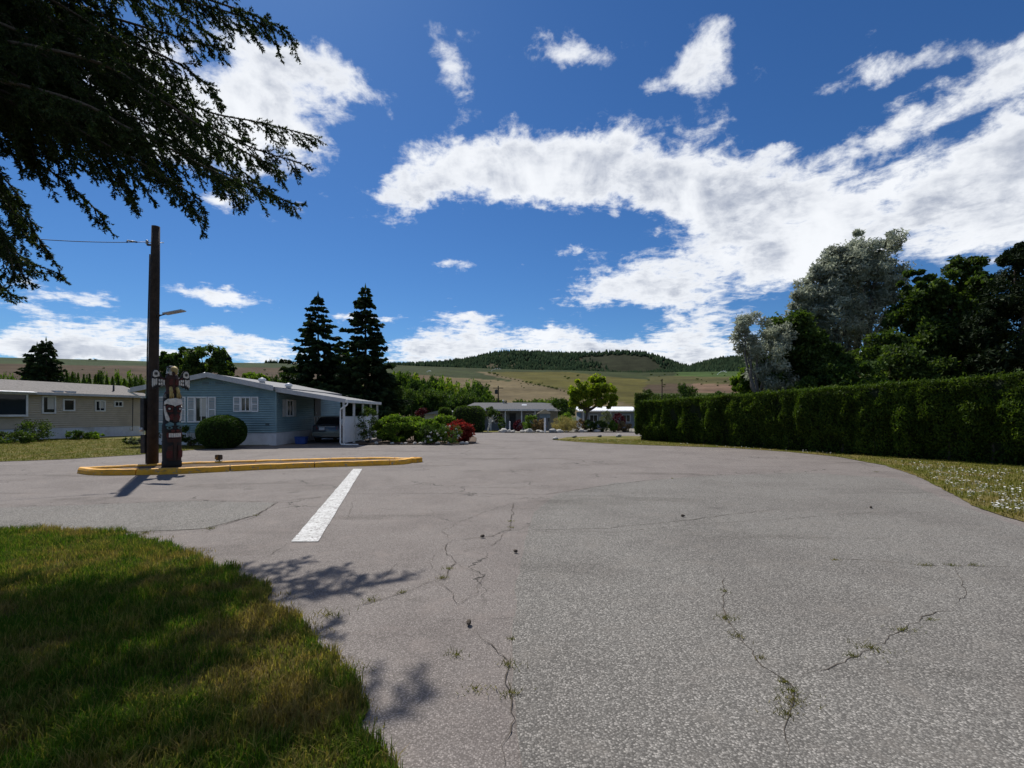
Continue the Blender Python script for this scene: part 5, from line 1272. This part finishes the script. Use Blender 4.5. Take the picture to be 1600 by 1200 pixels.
# distant utility poles
for i, (px, top, dpt, lb) in enumerate(((778.5, 603, 95, 'distant utility pole with transformer above the far porch roof'), (1034.5, 592, 120, 'distant slim pole above the left part of the hedge'))):
    x = PX(px, 0, dpt).x; h = EYE + (HOR - top) / F * dpt + .62; u_ = empty('utility_pole', (x, dpt, -.62), 0, lb, 'utility pole')
    MB().tube([(0, 0, -.2), (0, 0, h)], [.16, .11], 8).build('shaft', M_wood, u_)
    MB().box(-1.0, 1.0, -.06, .06, h - .5, h - .36).build('cross_arm', M_wood, u_) if i == 0 else MB().box(-.3, .3, -.05, .05, h - .3, h - .2).build('cross_arm', M_wood, u_)
    if i == 0: MB().lathe([(.28, 0), (.28, .8), (.2, .9)], 12, (-.4, -.2, h - 1.6)).build('transformer', M_dark, u_)

# ------------------------------------------------------------------ grove in the valley and trees on the slopes
def proto_crown(seed, n, leaf, mat):
    rg_ = np.random.default_rng(seed); L = []
    for k in range(6): L.append((rg_.uniform(-.32, .32), rg_.uniform(-.32, .32), rg_.uniform(.42, .82), rg_.uniform(.2, .34), rg_.uniform(.2, .34), rg_.uniform(.15, .24)))
    pts, _ = lobes_pts(L, n, rg_, 50, .28, .5); V, Fa = diamonds(pts, leaf, rg_, .6); return np_mesh('grove_crown', V, Fa, mat)
PC = [proto_crown(400 + i, 1500, .075, [L_mid, L_mid, L_lime, L_dark, L_shrub][i]) for i in range(5)]
tk = MB().tube([(0, 0, -.02), (.01, 0, .3), (0, .01, .6)], [.03, .022, .012], 7).tube([(0, 0, .3), (.15, .05, .6)], [.014, .006], 5).tube([(0, 0, .35), (-.14, -.05, .62)], [.014, .006], 5).build('trunk', M_bark); tkme = tk.data; bpy.data.objects.remove(tk)
def grove(px, top, depth, wpx, kind, label, group, name='leafy_tree', cat='tree'):
    x = (px - 800) / F * depth; z0 = hill_z(x, depth) - .1; h = EYE + (HOR - top) / F * depth - z0; w_ = wpx * depth / F
    if h < .8: h = .8
    r_ = empty(name, (x, depth, z0), rg.uniform(0, 6.28), label, cat, group); r_.scale = (w_, w_, h)
    obj('crown', PC[kind], r_); obj('trunk', tkme, r_)
    return r_
rg = random.Random(3)
GL = 'leafy green tree of the valley grove beyond the shrub bed'
for i in range(46):
    px = rg.uniform(606, 770); f_ = (px - 606) / 165; row = i % 3; dpt = (105, 122, 140)[row] + rg.uniform(-5, 5)
    top = (600, 588, 580)[row] + f_ * (14, 18, 18)[row] + rg.uniform(-5, 5)
    kd = (rg.choice((3, 1)), rg.choice((0, 1, 4)), rg.choice((4, 4, 2, 0)))[row]
    grove(px, top, dpt, rg.uniform(26, 40), kd, '%s leafy tree in the %s row of the valley grove beyond the shrub bed' % (('mid green', 'green', 'lime green', 'dark green', 'bright green')[kd], ('front', 'middle', 'back')[row]), 'trees of the valley grove')
for i in range(16):
    px = 768 + i * 8 + rg.uniform(-4, 4); grove(px, 622 - (4 if i > 11 else 0) + rg.uniform(-3, 3), 118 + rg.uniform(-8, 8), rg.uniform(18, 26), rg.choice((3, 1, 3)), 'dark leafy tree behind the far porch roof', 'trees behind the far porch roof')
for i in range(12):
    px = 1000 + i * 13 + rg.uniform(-5, 5); grove(px, 611 + rg.uniform(-4, 5) - (10 if 1060 < px < 1090 else 0), 165 + rg.uniform(-15, 15), rg.uniform(16, 26), rg.choice((3, 1, 0)), 'tree of the row on the valley floor above the left part of the hedge', 'valley trees over the hedge')
for i in range(13):
    px = -30 + i * 20 + rg.uniform(-5, 5)
    grove(px, 579 + rg.uniform(-4, 4), 95 + rg.uniform(-8, 8), rg.uniform(20, 32), rg.choice((0, 1, 3, 4)), 'green tree beyond the beige house below the brown field', 'trees beyond the beige house')
for i in range(8):
    px = 385 + i * 12 + rg.uniform(-5, 5); grove(px, 590 + rg.uniform(-4, 6), 100 + rg.uniform(-8, 8), rg.uniform(16, 26), rg.choice((0, 1, 4)), 'green tree beyond the blue house roof below the brown field', 'trees beyond the blue house')
# dark scrub dots on the slope: along the diagonal track and scattered
def slope_depth(px, py):
    for dd_ in np.arange(150, 660, 2.5):
        x = (px - 800) / F * dd_; 
        if HOR - (hill_z(x, dd_) - EYE) / dd_ * F <= py: return dd_
    return 655
spots = [(765 + k * 6.5, 584.5 + k * 1.55 * 1.0, rg.uniform(3, 8)) for k in range(20)] + [(rg.uniform(880, 905), 587 + rg.uniform(0, 7), 5) for k in range(5)] + [(rg.uniform(700, 860), rg.uniform(592, 612), 3) for k in range(9)] + \
        [(rg.uniform(1000, 1160), rg.uniform(585, 606), rg.uniform(3, 6)) for k in range(22)] + [(rg.uniform(100, 440), rg.uniform(575, 590), rg.uniform(3, 5)) for k in range(14)] + [(141, 563, 5), (150, 563.5, 5)]
for si, (px, py, wpx) in enumerate(spots):
    dd_ = slope_depth(px, py); grove(px, py - wpx * .55, dd_, wpx, 3, ('small dark bush in the line along the diagonal field track', 'dark bush on the bare strip high in the olive field', 'tiny dark bush on the pale bare slope', 'small dark bush in the fields above the hedge', 'tiny dark bush on the brown field behind the houses')[int(np.searchsorted([20, 25, 34, 56], si, 'right'))], 'scrub bushes on the far slope', 'scrub_bush', 'bush')
# conifers on the skyline ridge and on the far hill (one mass)
rng = np.random.default_rng(77); V = []; Fq = []
def conifer(x, y, z, h, r_):
    b_ = len(V); a0_ = rng.uniform(0, 2)
    for k in range(5): V.append((x + r_ * math.cos(a0_ + k * 1.2566), y + r_ * math.sin(a0_ + k * 1.2566), z - 1 + h * .12))
    V.append((x, y, z + h))
    for k in range(5): Fq.append((b_ + k, b_ + (k + 1) % 5, b_ + 5))
for i in range(14000):
    u_ = rng.uniform(440, 1330); k = rng.uniform(.08, 1.0); r_ = float(np.interp(k, [0, .30, .55, .86, 1.0], [1250, 1330, 1420, 1520, 1600]))
    x, y, z = farhill_pt(u_, k, r_); n_ = mnoise.fractal(Vector((x * .0045, y * .0045, 2)), 1, 2, 4)
    dens_ = .42 + 1.2 * n_ + (.55 if k > .80 and u_ < 1010 else 0) + (.6 if u_ > 1085 or u_ < 760 else 0) + (.7 if k < .22 else 0) - (.22 if 880 < u_ < 1060 and .25 < k < .75 else 0)
    if rng.uniform() < dens_: conifer(x, y, z, rng.uniform(7, 14), rng.uniform(3.2, 6))
tag(obj('hill_forest', np_mesh('hill_forest', V, Fq, L_forest)), 'dark conifer forest covering the far hill', 'forest', kind='stuff')
V = []; Fq = []
for i in range(330):
    u_ = rng.choice([rng.uniform(605, 770), rng.uniform(605, 700), rng.uniform(412, 450)]); r_ = rng.uniform(655, 700); th = math.atan((u_ - 800) / F); x, y = r_ * math.sin(th), r_ * math.cos(th)
    conifer(x, y, hill_z(x, y), rng.uniform(2.2, 6.5), rng.uniform(.9, 1.6))
tag(obj('ridge_tree_line', np_mesh('ridge_tree_line', V, Fq, L_forest)), 'dark line of small conifers along the plateau edge', 'tree line', kind='stuff')
# irrigation sprays on the fields
m, t, p = new_mat('water_droplets'); p.inputs['Base Color'].default_value = (.75, .78, .8, 1); p.inputs['Roughness'].default_value = .5; M_drop = m
for i, (px, py, wpx, hpx, lb) in enumerate(((775, 581, 16, 5, 'white irrigation spray on the slope under the dark hill'), (670, 583, 7, 3, 'small white irrigation spray left on the green slope'), (1128, 587, 15, 7, 'slanting white irrigation spray above the hedge at right'))):
    dd_ = slope_depth(px, py); k = dd_ / F; x0 = (px - 800) * k; z0 = hill_z(x0, dd_); n_ = 260
    tt = rng.uniform(0, 1, n_); X = (tt - .5) * wpx * k; Z = z0 + .5 + hpx * k * (1 - (2 * tt - 1.3) ** 2 * .55) * rng.uniform(.75, 1.0, n_); Y = dd_ + rng.normal(size=n_) * .8
    Vv, Fa = diamonds(np.stack([x0 + X, Y, np.maximum(Z, z0)], 1), .42, rng, .5); tag(obj('irrigation_spray', np_mesh('irrigation_spray', Vv, Fa, M_drop)), lb, 'spray', kind='stuff')

# ------------------------------------------------------------------ the near spruce, branches hanging in at top left
ns = empty('spruce_tree', (-10.4, 6.2, 0), 0, 'big near spruce whose dark drooping branches hang into the top left corner', 'tree')
NB = Vector((-10.4, 6.2, 0)); rng = np.random.default_rng(900)
MB().tube([(0, 0, -.2), (.05, 0, 2), (0, .05, 8), (0, 0, 21)], [.42, .33, .25, .02], 14).build('trunk', M_bark, ns, True)
NV = []
def needles(p0, p1, n_, ln=.040, wd=.020):
    """needles all round a twig from p0 to p1"""
    p0 = np.array(p0); p1 = np.array(p1); d = p1 - p0; L = np.linalg.norm(d); d = d / max(L, 1e-6)
    s_ = rng.uniform(0, 1, n_); P_ = p0 + np.outer(s_, p1 - p0)
    r_ = rng.normal(size=(n_, 3)); r_ -= np.outer(r_ @ d, d); r_ /= np.linalg.norm(r_, axis=1)[:, None]
    a = r_ * .85 + d * .75; a /= np.linalg.norm(a, axis=1)[:, None]; a *= (ln * rng.uniform(.7, 1.25, n_))[:, None]
    b_ = np.cross(a, rng.normal(size=(n_, 3))); b_ /= np.linalg.norm(b_, axis=1)[:, None]; b_ *= wd * .5
    NV.append(np.stack([P_ - b_, P_ + b_, P_ + a], 1).reshape(-1, 3))
wood = MB()
def near_branch(pts, r0=.035, dens=1.0, tl_=.75, start=.15):
    pts = [Vector(p_) - NB for p_ in pts]; loop_ = []
    for i in range(len(pts) - 1):                     # smooth the polyline
        p0, p1, p2, p3 = pts[max(i - 1, 0)], pts[i], pts[i + 1], pts[min(i + 2, len(pts) - 1)]
        for k in range(8):
            s_ = k / 8; loop_.append(.5 * ((2 * p1) + (-p0 + p2) * s_ + (2 * p0 - 5 * p1 + 4 * p2 - p3) * s_ * s_ + (-p0 + 3 * p1 - 3 * p2 + p3) * s_ ** 3))
    loop_.append(pts[-1]); n_ = len(loop_)
    wood.tube(loop_, [r0 * (1 - .85 * i / n_) + .003 for i in range(n_)], 6)
    arc_ = [0]
    for i in range(n_ - 1): arc_.append(arc_[-1] + (loop_[i + 1] - loop_[i]).length)
    T = arc_[-1]; s_ = T * start; side = 1
    while s_ < T:
        i = min(int(np.searchsorted(arc_, s_)) , n_ - 1); i = max(i, 1); f_ = (s_ - arc_[i - 1]) / max(arc_[i] - arc_[i - 1], 1e-6)
        p_ = loop_[i - 1].lerp(loop_[i], f_); d = (loop_[i] - loop_[i - 1]).normalized(); sd_ = d.cross(Vector((0, 0, 1))).normalized() * side
        rem = (T - s_) / T; L = tl_ * (.42 + .58 * min(1, rem * 1.8)) * rng.uniform(.55, 1.2)
        dir_ = (d * rng.uniform(.45, .95) + sd_ * rng.uniform(.25, .95) + Vector((0, 0, -1)) * rng.uniform(-.25, 1.25)).normalized()
        q = p_ + dir_ * L * .5 + Vector((0, 0, -.03)); e_ = p_ + dir_ * L + Vector((0, 0, -.20 * L))
        if -1.4 < (p_.x + NB.x) / max(p_.y + NB.y, .1) or True:
            needles(p_, q, int(72 * L)); needles(q, e_, int(80 * L)); wood.tube([p_, q, e_], [.006, .004, .002], 3, False)
            for k in range(int(5 + L * 11)):            # side twigs
                f2_ = rng.uniform(.12, .95); b0_ = p_.lerp(q, f2_ * 2) if f2_ < .5 else q.lerp(e_, f2_ * 2 - 1)
                o_ = Vector(rng.normal(size=3)); o_ = (o_ - dir_ * o_.dot(dir_)).normalized()
                l2 = L * .36 * (1.1 - f2_) * rng.uniform(.5, 1.3) + .05
                needles(b0_, b0_ + (dir_ * .8 + o_ * .8 + Vector((0, 0, -.35))).normalized() * l2, int(10 + 80 * l2))
        s_ += .075 / dens * rng.uniform(.7, 1.3); side = -side
    for i in range(int(n_ * start), n_ - 1): needles(loop_[i], loop_[i + 1], int(170 * (loop_[i + 1] - loop_[i]).length))
    needles(loop_[-3], loop_[-1], 60)
def trunk_at(z): return Vector((NB.x + .1, NB.y, z))
def B(z, *pix): return [trunk_at(z)] + [PX(*q) for q in pix]
for bp, kw in ((B(7.6, (120, 60, 8.0), (300, 165, 8.6), (410, 192, 9.1), (486, 212, 9.5)), dict(tl_=.85)), (B(6.9, (60, 130, 7.6), (230, 210, 8.0), (340, 265, 8.3), (466, 322, 8.6)), dict(tl_=.75)),
               (B(6.6, (80, 170, 7.4), (210, 235, 7.8), (270, 290, 8.0), (312, 342, 8.1)), dict(tl_=.62)), (B(6.2, (-60, 190, 7.2), (50, 250, 7.4), (110, 290, 7.6), (163, 342, 7.7)), dict(tl_=.62)),
               (B(8.3, (150, 20, 7.6), (270, 55, 8.2), (352, 78, 8.6)), dict(tl_=.6)), (B(7.9, (120, 40, 7.4), (260, 90, 7.8), (320, 130, 8.2), (346, 158, 8.4)), dict(tl_=.6)),
               (B(7.2, (100, 90, 7.7), (260, 160, 8.0), (380, 225, 8.4), (470, 255, 8.8)), dict(tl_=.8)), (B(6.9, (40, 110, 7.2), (180, 170, 7.5), (290, 225, 7.9), (380, 318, 8.0)), dict(tl_=.65)),
               (B(5.9, (-110, 240, 7.6), (-10, 290, 8.0), (40, 345, 8.2), (82, 402, 8.3)), dict(tl_=.55)), (B(5.5, (-120, 310, 7.8), (-20, 360, 8.0), (40, 405, 8.2), (98, 430, 8.4)), dict(tl_=.55)),
               (B(5.2, (-120, 370, 7.8), (-30, 420, 8.0), (0, 445, 8.1), (18, 462, 8.1)), dict(tl_=.45)), (B(5.9, (-130, 260, 7.2), (-40, 310, 7.5), (10, 370, 7.7), (40, 440, 7.7)), dict(tl_=.5)),
               (B(6.4, (-60, 150, 7.0), (40, 200, 7.2), (90, 240, 7.4), (130, 260, 7.5)), dict(tl_=.6)), (B(7.4, (0, 60, 6.8), (100, 120, 7.1), (180, 170, 7.3), (240, 240, 7.5)), dict(tl_=.7)),
               (B(7.8, (20, 20, 7.0), (140, 70, 7.3), (230, 120, 7.6), (300, 190, 7.8)), dict(tl_=.75)), (B(7.0, (-40, 90, 6.6), (60, 150, 7.0), (130, 200, 7.2), (190, 260, 7.3)), dict(tl_=.65)),
               (B(8.2, (30, -30, 7.2), (150, 20, 7.6), (230, 70, 7.8)), dict(tl_=.8)), (B(7.6, (-20, 30, 6.4), (60, 80, 6.8), (110, 120, 7.0), (160, 180, 7.1)), dict(tl_=.75)), (B(8.0, (-30, -20, 7.4), (60, 30, 7.8), (130, 90, 8.2), (200, 150, 8.4)), dict(tl_=.8)),
               (B(6.8, (-80, 120, 6.8), (0, 170, 7.0), (40, 210, 7.2), (60, 270, 7.2)), dict(tl_=.6)), (B(7.1, (60, 110, 8.2), (200, 160, 8.6), (300, 210, 9.0), (420, 300, 9.2)), dict(tl_=.7)),
               (B(9.6, (120, -80, 7.2), (300, -10, 7.8), (400, 25, 8.0), (452, 52, 8.2)), dict(tl_=.85)), (B(9.3, (90, -70, 7.0), (260, -10, 7.5), (360, 20, 7.8), (415, 40, 7.9)), dict(tl_=.8)),
               (B(7.0, (90, 80, 6.3), (240, 150, 6.7), (340, 215, 6.9), (425, 258, 7.1)), dict(tl_=.8)), (B(6.8, (60, 140, 6.1), (200, 200, 6.4), (300, 250, 6.6), (372, 286, 6.8)), dict(tl_=.75)),
               (B(8.6, (60, -60, 7.6), (180, -20, 8.0), (290, 30, 8.3), (340, 60, 8.5)), dict(tl_=.8)), (B(8.8, (0, -60, 7.2), (90, -10, 7.4), (170, 50, 7.6)), dict(tl_=.8))):
    near_branch(bp, .024, .92, **kw)
for k in range(30):
    ex_, ey_ = (rng.uniform(20, 300), rng.uniform(60, 250)) if k < 16 else ((rng.uniform(170, 370), rng.uniform(235, 325)) if k < 25 else (rng.uniform(-10, 60), rng.uniform(350, 440))); dd_ = rng.uniform(6.6, 8.6)
    near_branch(B(8.2 - ey_ * .006, (ex_ * .3 - 120, ey_ - 170, dd_ - .6), (ex_ * .7 - 20, ey_ - 70, dd_ - .2), (ex_, ey_, dd_)), .02, .66, tl_=.75)
V = np.concatenate(NV); print('near needles', len(V) // 3)
obj('needles', np_mesh('near_needles', V, np.arange(len(V), dtype=np.int32).reshape(-1, 3), L_spruceN), ns)
wood.build('branches', M_bark, ns, True)
V, Fa = spruce_mesh(21, 5.0, 901, nb=420, quad=(.7, .2), sprays=34, zstart=8.6)
obj('crown', np_mesh('near_crown', V, Fa, L_spruce), ns)

# ------------------------------------------------------------------ grass, daisies and weeds
g_ = blades('lawn_grass', densify(LAWN1, .06, .16, 7), 125000, .060, .0052, M_blade, 61, (-8.5, .2), (1.9, 6.75), .014, 1.35, .8)
tag(g_, 'uneven green and straw coloured grass of the near corner lawn', 'grass', kind='stuff')
g_ = blades('fringe_grass', densify([Vector(q) * 1.0 + Vector((.04, .04)) for q in LAWN1], .05, .30, 23), 15000, .016, .0055, M_dry, 66, (-8.5, .6), (1.9, 7.1), .006, 1.2, 1.0)
tag(g_, 'thin dry grass fringe creeping from the corner lawn over the asphalt edge', 'grass', kind='stuff')
g_ = blades('verge_grass', densify(VERGE, .15, .05, 11), 52000, .050, .011, M_blade2, 62, (2.0, 20), (6.3, 29.5), .012, 1.6)
tag(g_, 'short mown grass of the right verge before the hedge', 'grass', kind='stuff')
g_ = blades('house_lawn_grass', densify(LAWN2, .3, .05, 9), 48000, .045, .011, M_blade2, 63, (-34, -12), (15.5, 30), .012, 1.3)
tag(g_, 'sunlit mown grass of the lawn before the houses', 'grass', kind='stuff')
rng = np.random.default_rng(64); pts = []
while len(pts) < 520:
    px, py = rng.uniform(1300, 1640), rng.uniform(716, 815)
    ex = np.interp(px, [1310, 1380, 1430, 1470, 1520, 1560, 1640], [714, 727, 743, 763, 790, 805, 822])
    hb = np.interp(px, [1300, 1600, 1640], [711, 734, 738])
    if hb + 4 < py < ex - 5 and mnoise.noise(Vector((px * .03, py * .08, 0))) > -.18: pts.append(gpt(px, py))
for px, py in [(rng.uniform(900, 1300), rng.uniform(0, 1)) for _ in range(60)]:
    lo = np.interp(px, [900, 1050, 1300], [690.5, 697, 713]); pts.append(gpt(px, lo - 1.2 - py * 2.5))
Vv = []; Fd = []
for x, y in pts:
    h = rng.uniform(.045, .075); r_ = rng.uniform(.012, .021); b_ = len(Vv); tl0 = rng.uniform(-.35, .35, 2); Vv.append((x, y, .03 + h + .004))
    for k in range(8):
        a = k * .7854; Vv.append((x + r_ * math.cos(a), y + r_ * math.sin(a), .03 + h + r_ * (math.cos(a) * tl0[0] + math.sin(a) * tl0[1])))
    for k in range(8): Fd.append((b_, b_ + 1 + k, b_ + 1 + (k + 1) % 8))
    b_ = len(Vv); Vv += [(x - .002, y, .02), (x + .002, y, .02), (x, y, .03 + h)]; Fd.append((b_, b_ + 1, b_ + 2))
tag(obj('daisies', np_mesh('daisies', Vv, Fd, L_petal)), 'white daisies sprinkled over the right grass verge', 'daisies', kind='stuff')
# weeds in the cracks
tuft_spots = [(1134, 968, 1.0), (1132, 925, .5), (1152, 996, .8), (1188, 1030, .4), (1225, 1068, .6), (1237, 1082, 1.1), (1238, 1098, 1.2), (1228, 1118, .9), (1362, 1015, 1.2), (1335, 1027, .7), (1412, 986, .9), (1455, 970, .5), (1305, 876, .5), (1445, 884, .9), (1485, 884, .8), (1520, 884, .7),
              (515, 962, 1.5), (578, 940, .9), (628, 927, .6), (690, 905, .9), (700, 890, .6), (797, 815, .6), (798, 825, .5), (712, 1025, .8), (744, 1078, .7), (793, 1040, .9), (795, 1085, 1.0), (545, 1052, 1.5), (330, 827, .9), (225, 834, 1.2), (200, 833, 1.2), (250, 851, .7), (400, 806, .6), (1370, 738, .6), (1050, 748, .4), (800, 1000, .4)]
V = []; Ft = []
for px, py, sz in tuft_spots:
    bx_, by_ = gpt(px, py)
    for k in range(int(46 * sz)):
        a = rng.uniform(0, 6.28); r_ = abs(rng.normal()) * .045 * sz; x, y = bx_ + r_ * math.cos(a) * 1.4, by_ + r_ * math.sin(a); h = rng.uniform(.012, .045) * (.5 + .5 * sz); a2 = rng.uniform(0, 6.28); b_ = len(V)
        V += [(x - .0028, y, .005), (x + .0028, y, .005), (x + math.cos(a2) * h * .9, y + math.sin(a2) * h * .9, .005 + h)]; Ft.append((b_, b_ + 1, b_ + 2))
tag(obj('crack_weeds', np_mesh('crack_weeds', V, Ft, M_blade2)), 'small grass weeds sprouting from the asphalt cracks', 'weeds', kind='stuff')
